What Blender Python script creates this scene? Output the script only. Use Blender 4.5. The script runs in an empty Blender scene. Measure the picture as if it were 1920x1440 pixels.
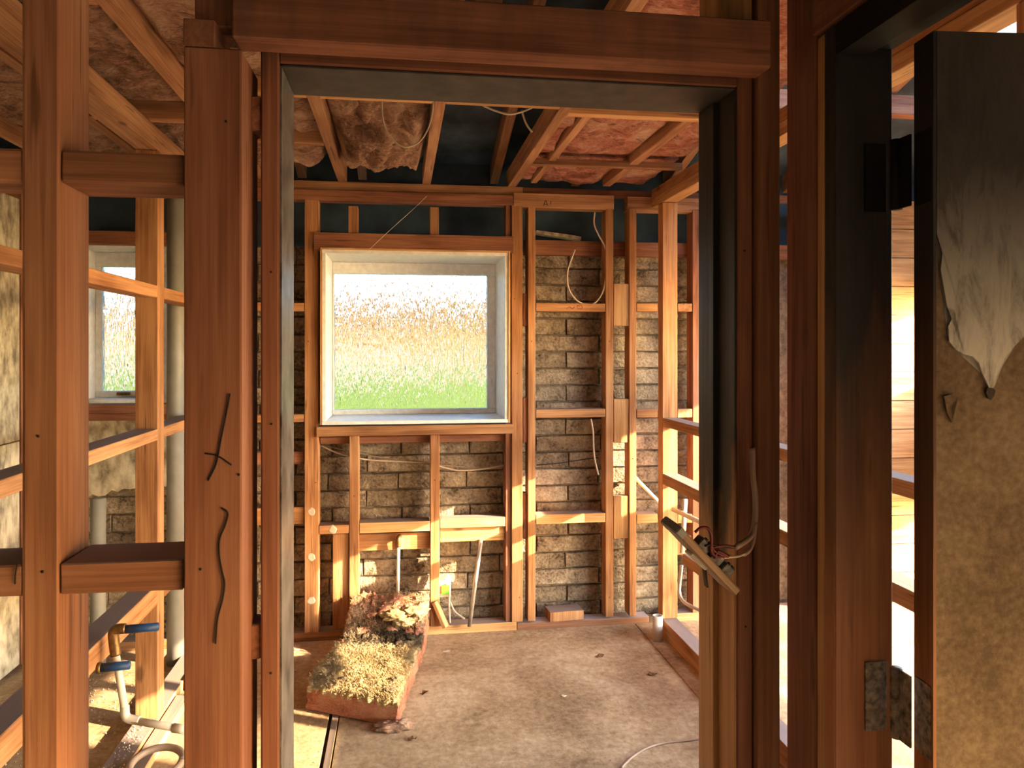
import bpy, bmesh, math, random
from mathutils import Vector, Matrix, noise as mnoise

random.seed(7)
scene = bpy.context.scene
COL = scene.collection

# ------------------------------------------------------------------ camera
FPX, CX, HY = 1440.0, 960.0, 655.0        # focal length, centre column and horizon row (1920x1440 frame)
YAW = math.radians(8.3)
EYE = 1.51
cs, sn = math.cos(YAW), math.sin(YAW)
cam_data = bpy.data.cameras.new("camera")
cam = bpy.data.objects.new("camera", cam_data)
COL.objects.link(cam)
cam.location = (0, 0, EYE)
cam.rotation_euler = (math.radians(90), 0, -YAW)
cam_data.sensor_width = 36
cam_data.lens = FPX / 1920 * 36
cam_data.shift_y = -(720 - HY) / 1920
cam_data.clip_start = 0.02
scene.camera = cam

# ------------------------------------------------------------------ sky, sun, exposure
world = bpy.data.worlds.new("world")
scene.world = world
world.use_nodes = True
wn = world.node_tree
wn.nodes.clear()
sky = wn.nodes.new("ShaderNodeTexSky")
sky.sky_type = 'NISHITA'
sky.sun_disc = False
sky.sun_elevation = math.radians(24)
sky.sun_rotation = math.radians(117)
sky.air_density = 1.0
sky.dust_density = 1.0
sky.ozone_density = 0.6
bg = wn.nodes.new("ShaderNodeBackground")
bg.inputs[1].default_value = 1.0
wo = wn.nodes.new("ShaderNodeOutputWorld")
wn.links.new(sky.outputs[0], bg.inputs[0])
wn.links.new(bg.outputs[0], wo.inputs[0])

SUN_DIR = Vector((-1.0, 0.5, -0.40)).normalized()
sun_data = bpy.data.lights.new("sun", 'SUN')
sun_data.energy = 12.0
sun_data.color = (1.0, 0.74, 0.44)
sun_data.angle = math.radians(0.6)
sun = bpy.data.objects.new("sun", sun_data)
COL.objects.link(sun)
sun.rotation_euler = SUN_DIR.to_track_quat('-Z', 'Y').to_euler()
sun.location = (6, -2, 5)

scene.view_settings.view_transform = 'Standard'
scene.view_settings.look = 'None'
scene.view_settings.gamma = 1.0
scene.view_settings.use_curve_mapping = False
scene.view_settings.exposure = 1.95
try:
    scene.cycles.max_bounces = 9
    scene.cycles.diffuse_bounces = 5
    scene.cycles.transparent_max_bounces = 12
    scene.cycles.sample_clamp_indirect = 8
except Exception:
    pass

# ------------------------------------------------------------------ pixel -> world helpers
def ray(px, py):
    u = (px - CX) / FPX
    v = (HY - py) / FPX
    return Vector((u * cs + sn, cs - u * sn, v))
def atY(px, py, Y):
    r = ray(px, py); t = Y / r.y
    return Vector((r.x * t, Y, EYE + r.z * t))
def atX(px, py, X):
    r = ray(px, py); t = X / r.x
    return Vector((X, r.y * t, EYE + r.z * t))
def atZ(px, py, Z):
    r = ray(px, py); t = (Z - EYE) / r.z
    return Vector((r.x * t, r.y * t, Z))

# ------------------------------------------------------------------ materials
def new_mat(name):
    m = bpy.data.materials.new(name)
    m.use_nodes = True
    nt = m.node_tree
    nt.nodes.clear()
    out = nt.nodes.new("ShaderNodeOutputMaterial")
    b = nt.nodes.new("ShaderNodeBsdfPrincipled")
    nt.links.new(b.outputs[0], out.inputs[0])
    return m, nt, b
def N(nt, t, **kw):
    n = nt.nodes.new(t)
    for k, v in kw.items():
        if k.startswith("i_"):
            n.inputs[k[2:].replace("_", " ")].default_value = v
        else:
            setattr(n, k, v)
    return n
def ramp(nt, fac, stops):
    r = nt.nodes.new("ShaderNodeValToRGB")
    e = r.color_ramp.elements
    while len(e) < len(stops):
        e.new(0.5)
    for i, (p, c) in enumerate(stops):
        e[i].position = p
        e[i].color = (*c, 1) if len(c) == 3 else c
    nt.links.new(fac, r.inputs[0])
    return r
def mix(nt, fac, a, b, blend='MIX'):
    m = nt.nodes.new("ShaderNodeMix")
    m.data_type = 'RGBA'
    m.blend_type = blend
    for sock, val in ((m.inputs[0], fac), (m.inputs[6], a), (m.inputs[7], b)):
        if hasattr(val, "links"):
            nt.links.new(val, sock)
        elif isinstance(val, (tuple, list)):
            sock.default_value = (*val, 1) if len(val) == 3 else val
        else:
            sock.default_value = val
    return m.outputs[2]
def math_n(nt, op, a, b=None):
    m = nt.nodes.new("ShaderNodeMath")
    m.operation = op
    for i, v in enumerate((a, b)):
        if v is None:
            continue
        if hasattr(v, "links"):
            nt.links.new(v, m.inputs[i])
        else:
            m.inputs[i].default_value = v
    return m.outputs[0]
def coords(nt, kind="Object", scale=(1, 1, 1), rand=True):
    tc = nt.nodes.new("ShaderNodeTexCoord")
    mp = nt.nodes.new("ShaderNodeMapping")
    mp.inputs["Scale"].default_value = scale
    nt.links.new(tc.outputs[kind], mp.inputs[0])
    if rand:
        oi = nt.nodes.new("ShaderNodeObjectInfo")
        mu = nt.nodes.new("ShaderNodeVectorMath"); mu.operation = 'SCALE'
        cb = nt.nodes.new("ShaderNodeCombineXYZ")
        nt.links.new(oi.outputs["Random"], cb.inputs[0])
        nt.links.new(oi.outputs["Random"], cb.inputs[1])
        nt.links.new(oi.outputs["Random"], cb.inputs[2])
        nt.links.new(cb.outputs[0], mu.inputs[0]); mu.inputs["Scale"].default_value = 37.0
        nt.links.new(mu.outputs[0], mp.inputs["Location"])
        return mp.outputs[0], oi.outputs["Random"]
    return mp.outputs[0], None
def noise_n(nt, vec, scale, detail=4, rough=0.55, dist=0.0):
    n = nt.nodes.new("ShaderNodeTexNoise")
    n.inputs["Scale"].default_value = scale
    n.inputs["Detail"].default_value = detail
    n.inputs["Roughness"].default_value = rough
    n.inputs["Distortion"].default_value = dist
    nt.links.new(vec, n.inputs["Vector"])
    return n.outputs[0]
def bump(nt, b, height, strength=0.3, dist=0.01):
    n = nt.nodes.new("ShaderNodeBump")
    n.inputs["Strength"].default_value = strength
    n.inputs["Distance"].default_value = dist
    nt.links.new(height, n.inputs["Height"])
    nt.links.new(n.outputs[0], b.inputs["Normal"])

def wood_mat(name, dark, mid, light, rough=0.75, dust=(0.21, 0.185, 0.19), dust_amt=0.85, char=None, bump_s=0.5):
    """Sawn timber: grain along local Z; grey dust settled on upward faces; optional soot from a height up (z0, z1)."""
    m, nt, b = new_mat(name)
    v, rnd = coords(nt, "Object", (1, 1, 0.06))
    vf, _ = coords(nt, "Object", (1, 1, 0.02))
    g1 = noise_n(nt, v, 26, 5, 0.6, 0.6)
    g2 = noise_n(nt, vf, 170, 3, 0.6)
    vb, _ = coords(nt, "Object", (1, 1, 0.5))
    g3 = noise_n(nt, vb, 5, 3, 0.5)
    f = math_n(nt, 'ADD', math_n(nt, 'MULTIPLY', g1, 0.5), math_n(nt, 'MULTIPLY', g2, 0.28))
    f = math_n(nt, 'ADD', f, math_n(nt, 'MULTIPLY', g3, 0.32))
    r = ramp(nt, f, [(0.44, dark), (0.55, mid), (0.66, light)])
    col = r.outputs[0]
    # individual tint of each stick
    br = math_n(nt, 'ADD', math_n(nt, 'MULTIPLY', rnd, 0.36), 0.80)
    bc = nt.nodes.new("ShaderNodeCombineXYZ")
    for i in range(3):
        nt.links.new(br, bc.inputs[i])
    col = mix(nt, 1.0, col, bc.outputs[0], 'MULTIPLY')
    # knots
    vk, _ = coords(nt, "Object", (1, 1, 0.45))
    vo = N(nt, "ShaderNodeTexVoronoi"); vo.inputs["Scale"].default_value = 5.5
    nt.links.new(vk, vo.inputs["Vector"])
    kn = ramp(nt, vo.outputs["Distance"], [(0.05, (1, 1, 1)), (0.10, (0, 0, 0))])
    col = mix(nt, math_n(nt, 'MULTIPLY', kn.outputs[0], 0.7), col, tuple(c * 0.35 for c in dark))
    # nail and dirt specks
    ns = noise_n(nt, v, 60, 2, 0.5)
    sp = ramp(nt, ns, [(0.66, (0, 0, 0)), (0.72, (1, 1, 1))])
    col = mix(nt, math_n(nt, 'MULTIPLY', sp.outputs[0], 0.6), col, tuple(c * 0.4 for c in dark))
    geo = nt.nodes.new("ShaderNodeNewGeometry")
    sx = nt.nodes.new("ShaderNodeSeparateXYZ")
    nt.links.new(geo.outputs["True Normal"], sx.inputs[0])
    up = ramp(nt, sx.outputs[2], [(0.75, (0, 0, 0)), (0.92, (1, 1, 1))])
    col = mix(nt, math_n(nt, 'MULTIPLY', up.outputs[0], dust_amt), col, dust)
    if char:
        sp2 = nt.nodes.new("ShaderNodeSeparateXYZ")
        nt.links.new(geo.outputs["Position"], sp2.inputs[0])
        vw = nt.nodes.new("ShaderNodeMapping")
        vw.inputs["Scale"].default_value = (1, 1, 0.25)
        nt.links.new(geo.outputs["Position"], vw.inputs[0])
        cn = noise_n(nt, vw.outputs[0], 18, 4, 0.6)
        zz = math_n(nt, 'ADD', sp2.outputs[2], math_n(nt, 'MULTIPLY', math_n(nt, 'SUBTRACT', cn, 0.5), 0.5))
        mr = N(nt, "ShaderNodeMapRange")
        mr.inputs["From Min"].default_value = char[0]
        mr.inputs["From Max"].default_value = char[1]
        nt.links.new(zz, mr.inputs["Value"])
        cc = ramp(nt, cn, [(0.3, (0.012, 0.012, 0.013)), (0.7, (0.035, 0.033, 0.033))])
        col = mix(nt, mr.outputs[0], col, cc.outputs[0])
    nt.links.new(col, b.inputs["Base Color"])
    b.inputs["Roughness"].default_value = rough
    b.inputs["Specular IOR Level"].default_value = 0.25
    bump(nt, b, f, bump_s, 0.004)
    return m

def plain_mat(name, c, rough=0.6, metal=0.0, var=0.25, scale=12, bump_s=0.1, c2=None, spec=0.4):
    m, nt, b = new_mat(name)
    v, rnd = coords(nt)
    n1 = noise_n(nt, v, scale, 5, 0.6)
    lo = tuple(x * (1 - var) for x in c)
    hi = c2 or tuple(min(1, x * (1 + var)) for x in c)
    r = ramp(nt, n1, [(0.3, lo), (0.7, hi)])
    nt.links.new(r.outputs[0], b.inputs["Base Color"])
    b.inputs["Roughness"].default_value = rough
    b.inputs["Metallic"].default_value = metal
    b.inputs["Specular IOR Level"].default_value = spec
    if bump_s:
        bump(nt, b, n1, bump_s, 0.003)
    return m

M = {}
M['wood'] = wood_mat("framing_timber", (0.23, 0.096, 0.038), (0.39, 0.185, 0.080), (0.51, 0.275, 0.132))
M['wood_pale'] = wood_mat("pale_framing_timber", (0.34, 0.17, 0.065), (0.52, 0.29, 0.125), (0.64, 0.40, 0.19))
M['wood_red'] = wood_mat("red_brown_timber", (0.15, 0.058, 0.032), (0.26, 0.108, 0.060), (0.35, 0.160, 0.090))
M['wood_near'] = wood_mat("old_hall_timber", (0.21, 0.088, 0.045), (0.31, 0.140, 0.075), (0.40, 0.20, 0.112), dust=(0.34, 0.32, 0.36))
M['wood_roof'] = wood_mat("roof_timber", (0.22, 0.100, 0.050), (0.36, 0.180, 0.092), (0.50, 0.285, 0.155))
M['wood_char'] = wood_mat("sooty_timber", (0.20, 0.075, 0.030), (0.33, 0.135, 0.055), (0.42, 0.19, 0.08), char=(1.1, 1.6), rough=0.5)
M['wood_jamb'] = wood_mat("sooty_jamb_timber", (0.30, 0.14, 0.055), (0.46, 0.235, 0.10), (0.58, 0.33, 0.15), char=(1.19, 1.31), rough=0.42)
M['wood_soot_top'] = wood_mat("timber_with_soot_at_top", (0.16, 0.060, 0.034), (0.25, 0.102, 0.058), (0.33, 0.150, 0.088), char=(1.90, 2.2))
M['grey_paint'] = plain_mat('old_grey_paint', (0.06, 0.056, 0.056), 0.35, var=0.7, scale=22, bump_s=0.15, c2=(0.20, 0.19, 0.18))
M['sooty_grey'] = plain_mat("grey_sawn_stain", (0.034, 0.029, 0.028), 0.6, var=0.5, scale=30)
M['black_paint'] = plain_mat("black_door_paint", (0.010, 0.009, 0.009), 0.75, var=0.4, scale=9, bump_s=0.06, spec=0.12)
M['white_paint'] = plain_mat("white_window_paint", (0.78, 0.79, 0.78), 0.45, var=0.12, scale=30, bump_s=0.05)
M['cream_paint'] = plain_mat("cream_board_paint", (0.50, 0.44, 0.34), 0.7, var=0.2, scale=20)
M['pvc_grey'] = plain_mat("grey_pipe", (0.20, 0.195, 0.18), 0.5, var=0.12)
M['pvc_white'] = plain_mat("white_pipe", (0.62, 0.58, 0.50), 0.4, var=0.1)
M['copper_dull'] = plain_mat("dull_galvanised_pipe", (0.45, 0.42, 0.38), 0.35, metal=0.6, var=0.25)
M['brass'] = plain_mat("tarnished_brass", (0.17, 0.10, 0.04), 0.45, metal=0.7, var=0.5, scale=60)
M['blue'] = plain_mat("blue_pipe_wrap", (0.012, 0.045, 0.14), 0.5, var=0.3, scale=40)
M['cable'] = plain_mat("cream_cable_sheath", (0.55, 0.46, 0.36), 0.5, var=0.15)
M['cable_grey'] = plain_mat("grey_cable_sheath", (0.30, 0.21, 0.15), 0.5, var=0.2)
M['red'] = plain_mat("red_wire", (0.11, 0.005, 0.008), 0.4, var=0.2)
M['black'] = plain_mat("black_wire", (0.012, 0.012, 0.012), 0.5, var=0.2)
M['terminal'] = plain_mat("terminal_block_plastic", (0.10, 0.09, 0.09), 0.5, var=0.9, scale=160)
M['switch'] = wood_mat("brown_switch_plate", (0.10, 0.055, 0.028), (0.20, 0.12, 0.066), (0.30, 0.19, 0.11), rough=0.4, dust_amt=0.0)
M['steel'] = plain_mat("tarnished_hinge_steel", (0.09, 0.07, 0.055), 0.5, metal=0.1, var=0.8, scale=90, c2=(0.42, 0.35, 0.27))
M['nail'] = plain_mat("nail_steel", (0.03, 0.025, 0.02), 0.6, metal=0.5)
M['pencil'] = plain_mat("charcoal_pencil", (0.012, 0.010, 0.010), 0.9, bump_s=0)
M['red_pencil'] = plain_mat("red_crayon", (0.35, 0.03, 0.025), 0.9, bump_s=0)
M['green'] = plain_mat("green_plastic", (0.10, 0.42, 0.03), 0.4, var=0.1)
M['web'] = plain_mat("cobweb_thread", (0.7, 0.68, 0.64), 0.6, bump_s=0)
M['foil'] = plain_mat("crumpled_flashing", (0.42, 0.36, 0.28), 0.4, metal=0.3, var=0.6, scale=25)
M['plaster'] = plain_mat("hall_plasterboard", (0.30, 0.26, 0.22), 0.9, var=0.12, scale=3)
M['soffit'] = plain_mat("haze_tinted_eaves_lining", (0.055, 0.095, 0.135), 0.85, var=0.5, scale=4)  # blue haze of the window's glare is put into this colour
M['roof'] = plain_mat("haze_tinted_bitumen_paper", (0.042, 0.064, 0.088), 0.8, var=0.6, scale=6, bump_s=0.3)  # bluish tone paints in the glare haze seen in the roof void
M['leaf'] = plain_mat("dry_leaf", (0.16, 0.07, 0.03), 0.8, var=0.4)
M['chip'] = plain_mat("plaster_chip", (0.55, 0.48, 0.38), 0.9, var=0.3)
M['grass'] = plain_mat("lawn", (0.34, 0.36, 0.13), 0.9, var=0.4, scale=3)
M['hedge'] = plain_mat("hedge_leaves", (0.36, 0.42, 0.10), 0.9, var=0.5, scale=5)
M['fence'] = plain_mat("orange_fence_timber", (0.85, 0.40, 0.17), 0.85, var=0.3, scale=3)
M['tile'] = plain_mat("terracotta_tile", (0.78, 0.50, 0.30), 0.85, var=0.3, scale=4)
M['scorch'] = plain_mat("scorched_fibre", (0.05, 0.04, 0.03), 0.95, var=0.5, scale=30)

def brick_mat():
    m, nt, b = new_mat("rough_tan_block")
    v, rnd = coords(nt)
    n1 = noise_n(nt, v, 9, 6, 0.65)
    n2 = noise_n(nt, v, 70, 4, 0.6)
    f = math_n(nt, 'ADD', math_n(nt, 'MULTIPLY', n1, 0.62), math_n(nt, 'MULTIPLY', n2, 0.38))
    r = ramp(nt, f, [(0.37, (0.07, 0.052, 0.036)), (0.46, (0.22, 0.172, 0.125)), (0.53, (0.31, 0.25, 0.18)), (0.64, (0.46, 0.39, 0.30))])
    br = math_n(nt, 'ADD', math_n(nt, 'MULTIPLY', rnd, 0.4), 0.78)
    bc = nt.nodes.new("ShaderNodeCombineXYZ")
    for i in range(3):
        nt.links.new(br, bc.inputs[i])
    col = mix(nt, 1.0, r.outputs[0], bc.outputs[0], 'MULTIPLY')
    nt.links.new(col, b.inputs["Base Color"])
    b.inputs["Roughness"].default_value = 0.95
    b.inputs["Specular IOR Level"].default_value = 0.1
    bump(nt, b, f, 1.0, 0.03)
    return m
M['brick'] = brick_mat()
M['mortar'] = plain_mat("lime_mortar", (0.16, 0.125, 0.09), 0.95, var=0.5, scale=40, bump_s=0.6)

def floor_mat():
    m, nt, b = new_mat("worn_particleboard_floor")
    v, _ = coords(nt, "Object", rand=False)
    n1 = noise_n(nt, v, 2.4, 6, 0.62, 0.4)
    n2 = noise_n(nt, v, 34, 5, 0.7)
    vs, _ = coords(nt, "Object", (2.2, 1.0, 1), rand=False)
    n3 = noise_n(nt, vs, 14, 4, 0.6, 2.5)
    f = math_n(nt, 'ADD', math_n(nt, 'MULTIPLY', n1, 0.52), math_n(nt, 'MULTIPLY', n2, 0.34))
    f = math_n(nt, 'ADD', f, math_n(nt, 'MULTIPLY', n3, 0.14))
    r = ramp(nt, f, [(0.38, (0.19, 0.120, 0.066)), (0.50, (0.38, 0.265, 0.160)), (0.61, (0.54, 0.42, 0.28))])
    col = r.outputs[0]
    nspk = noise_n(nt, v, 95, 2, 0.5)
    sp = ramp(nt, nspk, [(0.71, (0, 0, 0)), (0.76, (1, 1, 1))])
    col = mix(nt, math_n(nt, 'MULTIPLY', sp.outputs[0], 0.75), col, (0.05, 0.03, 0.018))
    nsp2 = noise_n(nt, v, 120, 2, 0.5)
    sp2 = ramp(nt, nsp2, [(0.72, (0, 0, 0)), (0.77, (1, 1, 1))])
    col = mix(nt, math_n(nt, 'MULTIPLY', sp2.outputs[0], 0.6), col, (0.62, 0.52, 0.38))
    nt.links.new(col, b.inputs["Base Color"])
    b.inputs["Roughness"].default_value = 0.82
    b.inputs["Specular IOR Level"].default_value = 0.2
    bump(nt, b, n2, 0.25, 0.004)
    return m
M['floor'] = floor_mat()

def batt_mat(name, dirty, mid, light, soil=0.5):
    m, nt, b = new_mat(name)
    v, rnd = coords(nt)
    n1 = noise_n(nt, v, 6, 6, 0.62, 0.8)
    vs, _ = coords(nt, "Object", (1.0, 3.0, 3.0))
    n2 = noise_n(nt, vs, 28, 5, 0.7, 1.5)
    f = math_n(nt, 'ADD', math_n(nt, 'MULTIPLY', n1, 0.55), math_n(nt, 'MULTIPLY', n2, 0.45))
    r = ramp(nt, f, [(0.40, dirty), (0.50, mid), (0.61, light)])
    ns = noise_n(nt, v, 11, 5, 0.7)
    s = ramp(nt, ns, [(0.56, (0, 0, 0)), (0.68, (1, 1, 1))])
    col = mix(nt, math_n(nt, 'MULTIPLY', s.outputs[0], soil), r.outputs[0], tuple(c * 0.25 for c in mid))
    nt.links.new(col, b.inputs["Base Color"])
    b.inputs["Roughness"].default_value = 1.0
    b.inputs["Specular IOR Level"].default_value = 0.05
    bump(nt, b, f, 1.0, 0.045)
    return m
M['batt_pink'] = batt_mat("pink_glass_wool", (0.34, 0.13, 0.09), (0.70, 0.29, 0.21), (0.85, 0.60, 0.44), 0.75)
M['batt_side'] = batt_mat("salmon_glass_wool_edge", (0.38, 0.13, 0.08), (0.60, 0.25, 0.15), (0.68, 0.36, 0.22), 0.15)
M['batt_brown'] = batt_mat("soiled_glass_wool", (0.22, 0.125, 0.09), (0.52, 0.31, 0.21), (0.74, 0.53, 0.39), 0.6)
M['batt_straw'] = batt_mat("straw_glass_wool", (0.34, 0.23, 0.11), (0.56, 0.42, 0.23), (0.72, 0.58, 0.36), 0.14)
M['batt_dark'] = batt_mat("blackened_glass_wool", (0.05, 0.04, 0.03), (0.17, 0.13, 0.09), (0.36, 0.28, 0.18), 0.5)

def sheet_mat():
    m, nt, b = new_mat("weathered_fibre_cement")
    v, rnd = coords(nt)
    n1 = noise_n(nt, v, 5, 6, 0.65)
    vs, _ = coords(nt, "Object", (2.0, 2.0, 1.0))
    n2 = noise_n(nt, vs, 10, 5, 0.6)
    f = math_n(nt, 'ADD', math_n(nt, 'MULTIPLY', n1, 0.5), math_n(nt, 'MULTIPLY', n2, 0.5))
    r = ramp(nt, f, [(0.40, (0.13, 0.11, 0.08)), (0.5, (0.34, 0.295, 0.22)), (0.6, (0.52, 0.47, 0.37))])
    nt.links.new(r.outputs[0], b.inputs["Base Color"])
    b.inputs["Roughness"].default_value = 0.9
    bump(nt, b, f, 0.3, 0.004)
    return m
M['sheet'] = sheet_mat()

def hardboard_mat():
    m, nt, b = new_mat("bare_door_hardboard")
    v, rnd = coords(nt)
    n1 = noise_n(nt, v, 4, 5, 0.6)
    n2 = noise_n(nt, v, 120, 3, 0.6)
    f = math_n(nt, 'ADD', math_n(nt, 'MULTIPLY', n1, 0.7), math_n(nt, 'MULTIPLY', n2, 0.3))
    r = ramp(nt, f, [(0.38, (0.10, 0.066, 0.040)), (0.5, (0.185, 0.130, 0.082)), (0.62, (0.27, 0.20, 0.13))])
    nt.links.new(r.outputs[0], b.inputs["Base Color"])
    b.inputs["Roughness"].default_value = 0.85
    b.inputs["Specular IOR Level"].default_value = 0.2
    bump(nt, b, n2, 0.2, 0.003)
    return m
M['hardboard'] = hardboard_mat()

def veneer_mat():
    """Black door skin, with grey wear and reflected sheen painted in towards its torn lower part."""
    m, nt, b = new_mat("glossy_torn_door_skin")
    geo = nt.nodes.new("ShaderNodeNewGeometry")
    mp = nt.nodes.new("ShaderNodeMapping")
    mp.inputs["Scale"].default_value = (1, 1, 0.25)
    nt.links.new(geo.outputs["Position"], mp.inputs[0])
    n1 = noise_n(nt, mp.outputs[0], 40, 6, 0.7, 0.5)
    sp = nt.nodes.new("ShaderNodeSeparateXYZ")
    nt.links.new(geo.outputs["Position"], sp.inputs[0])
    zz = math_n(nt, 'ADD', sp.outputs[2], math_n(nt, 'MULTIPLY', math_n(nt, 'SUBTRACT', n1, 0.5), 0.35))
    mr = N(nt, "ShaderNodeMapRange")
    mr.inputs["From Min"].default_value = 1.72
    mr.inputs["From Max"].default_value = 1.52
    nt.links.new(zz, mr.inputs["Value"])
    wear_sheen = ramp(nt, n1, [(0.38, (0.16, 0.15, 0.135)), (0.6, (0.55, 0.53, 0.48))])  # silvery sheen of reflected light put into the colour along with wear
    blk = ramp(nt, n1, [(0.3, (0.015, 0.013, 0.012)), (0.75, (0.055, 0.048, 0.04))])
    col = mix(nt, mr.outputs[0], blk.outputs[0], wear_sheen.outputs[0])
    nt.links.new(col, b.inputs["Base Color"])
    b.inputs["Roughness"].default_value = 0.32
    b.inputs["Specular IOR Level"].default_value = 0.5
    bump(nt, b, n1, 0.12, 0.004)
    return m
M['veneer'] = veneer_mat()

def glass_mat():
    """Obscure pane: vertical rain-like ripples pressed into tinted glass."""
    m = bpy.data.materials.new("rippled_obscure_glass")
    m.use_nodes = True
    nt = m.node_tree
    nt.nodes.clear()
    out = nt.nodes.new("ShaderNodeOutputMaterial")
    g = nt.nodes.new("ShaderNodeBsdfGlass")
    g.inputs["IOR"].default_value = 1.45
    g.inputs["Roughness"].default_value = 0.02
    g.inputs["Color"].default_value = (0.325, 0.372, 0.415, 1)  # dark blue-grey tint added to hold down the bright view outside
    tc = nt.nodes.new("ShaderNodeTexCoord")
    mp = nt.nodes.new("ShaderNodeMapping")
    mp.inputs["Scale"].default_value = (1, 1, 0.10)
    nt.links.new(tc.outputs["Object"], mp.inputs[0])
    n1 = noise_n(nt, mp.outputs[0], 95, 2, 0.5, 0.3)
    mp2 = nt.nodes.new("ShaderNodeMapping")
    mp2.inputs["Scale"].default_value = (1, 1, 0.22)
    nt.links.new(tc.outputs["Object"], mp2.inputs[0])
    n2 = noise_n(nt, mp2.outputs[0], 75, 2, 0.5)
    f = math_n(nt, 'ADD', n1, math_n(nt, 'MULTIPLY', n2, 0.9))
    bp = nt.nodes.new("ShaderNodeBump")
    bp.inputs["Strength"].default_value = 1.0
    bp.inputs["Distance"].default_value = 0.0075
    nt.links.new(f, bp.inputs["Height"])
    nt.links.new(bp.outputs[0], g.inputs["Normal"])
    nt.links.new(g.outputs[0], out.inputs[0])
    return m
M['glass'] = glass_mat()

# ------------------------------------------------------------------ object helpers
def link(o, parent=None):
    COL.objects.link(o)
    if parent is not None:
        o.parent = parent
    return o
def tag(o, label=None, cat=None, group=None, kind=None):
    if label: o["label"] = label
    if cat: o["category"] = cat
    if group: o["group"] = group
    if kind: o["kind"] = kind
    return o
def empty(name, label, cat, loc=(0, 0, 0), kind=None, group=None):
    o = bpy.data.objects.new(name, None)
    o.empty_display_size = 0.1
    o.location = loc
    COL.objects.link(o)
    return tag(o, label, cat, group, kind)
def put(o, parent):
    """parent keeping the world position"""
    def world_of(p):
        return world_of(p.parent) @ p.matrix_parent_inverse @ p.matrix_basis if p.parent else p.matrix_basis.copy()
    o.parent = parent
    o.matrix_parent_inverse = world_of(parent).inverted()
    return o
def mesh_obj(name, bm, mat, parent=None, smooth=False):
    me = bpy.data.meshes.new(name)
    bm.to_mesh(me); bm.free()
    if smooth:
        for p in me.polygons: p.use_smooth = True
    me.materials.append(mat)
    o = bpy.data.objects.new(name, me)
    COL.objects.link(o)
    if parent is not None:
        put(o, parent)
    return o
def bm_box(bm, lo, hi):
    vs = [bm.verts.new((x, y, z)) for z in (lo[2], hi[2]) for y in (lo[1], hi[1]) for x in (lo[0], hi[0])]
    for f in ((0, 2, 3, 1), (4, 5, 7, 6), (0, 1, 5, 4), (2, 6, 7, 3), (0, 4, 6, 2), (1, 3, 7, 5)):
        bm.faces.new([vs[i] for i in f])
    return vs
def timber(name, lo, hi, mat='wood', parent=None, bev=0.0022, wob=0.0015, label=None):
    """Sawn stick between two corners; local Z runs along its length."""
    lo = Vector(lo); hi = Vector(hi)
    a = Vector((min(lo.x, hi.x), min(lo.y, hi.y), min(lo.z, hi.z)))
    c = Vector((max(lo.x, hi.x), max(lo.y, hi.y), max(lo.z, hi.z)))
    d = c - a
    ax = max(range(3), key=lambda i: d[i])
    R = {2: Matrix(((1, 0, 0), (0, 1, 0), (0, 0, 1))),
         0: Matrix(((0, 0, 1), (1, 0, 0), (0, 1, 0))),
         1: Matrix(((0, 1, 0), (0, 0, 1), (1, 0, 0)))}[ax]
    dims = R.transposed() @ d
    bm = bmesh.new()
    h = dims / 2
    bm_box(bm, (-abs(h.x), -abs(h.y), -abs(h.z)), (abs(h.x), abs(h.y), abs(h.z)))
    if bev:
        bmesh.ops.bevel(bm, geom=bm.edges[:], offset=min(bev, min(abs(v) for v in dims) * 0.2), segments=1, affect='EDGES')
    if wob:
        for v in bm.verts:
            v.co.x += random.uniform(-wob, wob) * 0.5
            v.co.y += random.uniform(-wob, wob) * 0.5
    bmesh.ops.recalc_face_normals(bm, faces=bm.faces)
    me = bpy.data.meshes.new(name)
    bm.to_mesh(me); bm.free()
    me.materials.append(M[mat])
    o = bpy.data.objects.new(name, me)
    COL.objects.link(o)
    o.matrix_world = Matrix.Translation((a + c) / 2) @ R.to_4x4()
    if parent is not None:
        put(o, parent)
    if label: o["label"] = label
    return o
def plane_timber(name, px0, px1, py0, py1, Y, depth, mat='wood', parent=None, **kw):
    """Stick whose front face (at depth Y) covers this window of the view; real size follows from its distance."""
    pm = (py0 + py1) / 2; xm = (px0 + px1) / 2
    x0 = atY(px0, pm, Y).x; x1 = atY(px1, pm, Y).x
    z0 = atY(xm, py1, Y).z; z1 = atY(xm, py0, Y).z
    return timber(name, (x0, Y, z0), (x1, Y + depth, z1), mat, parent, **kw)
def bar(name, p, q, w, h, mat, parent=None, bev=0.002, up=Vector((0, 0, 1))):
    """Stick from p to q in any direction, w across and h deep."""
    p = Vector(p); q = Vector(q)
    z = (q - p).normalized()
    x = up.cross(z)
    x = x.normalized() if x.length > 1e-4 else Vector((1, 0, 0))
    y = z.cross(x)
    L = (q - p).length
    bm = bmesh.new()
    bm_box(bm, (-w / 2, -h / 2, -L / 2), (w / 2, h / 2, L / 2))
    bmesh.ops.bevel(bm, geom=bm.edges[:], offset=min(bev, w * 0.2, h * 0.2), segments=1, affect='EDGES')
    bmesh.ops.recalc_face_normals(bm, faces=bm.faces)
    me = bpy.data.meshes.new(name)
    bm.to_mesh(me); bm.free()
    me.materials.append(M[mat])
    o = bpy.data.objects.new(name, me)
    COL.objects.link(o)
    R = Matrix((x, y, z)).transposed()
    o.matrix_world = Matrix.Translation((p + q) / 2) @ R.to_4x4()
    if parent is not None:
        put(o, parent)
    return o
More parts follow.
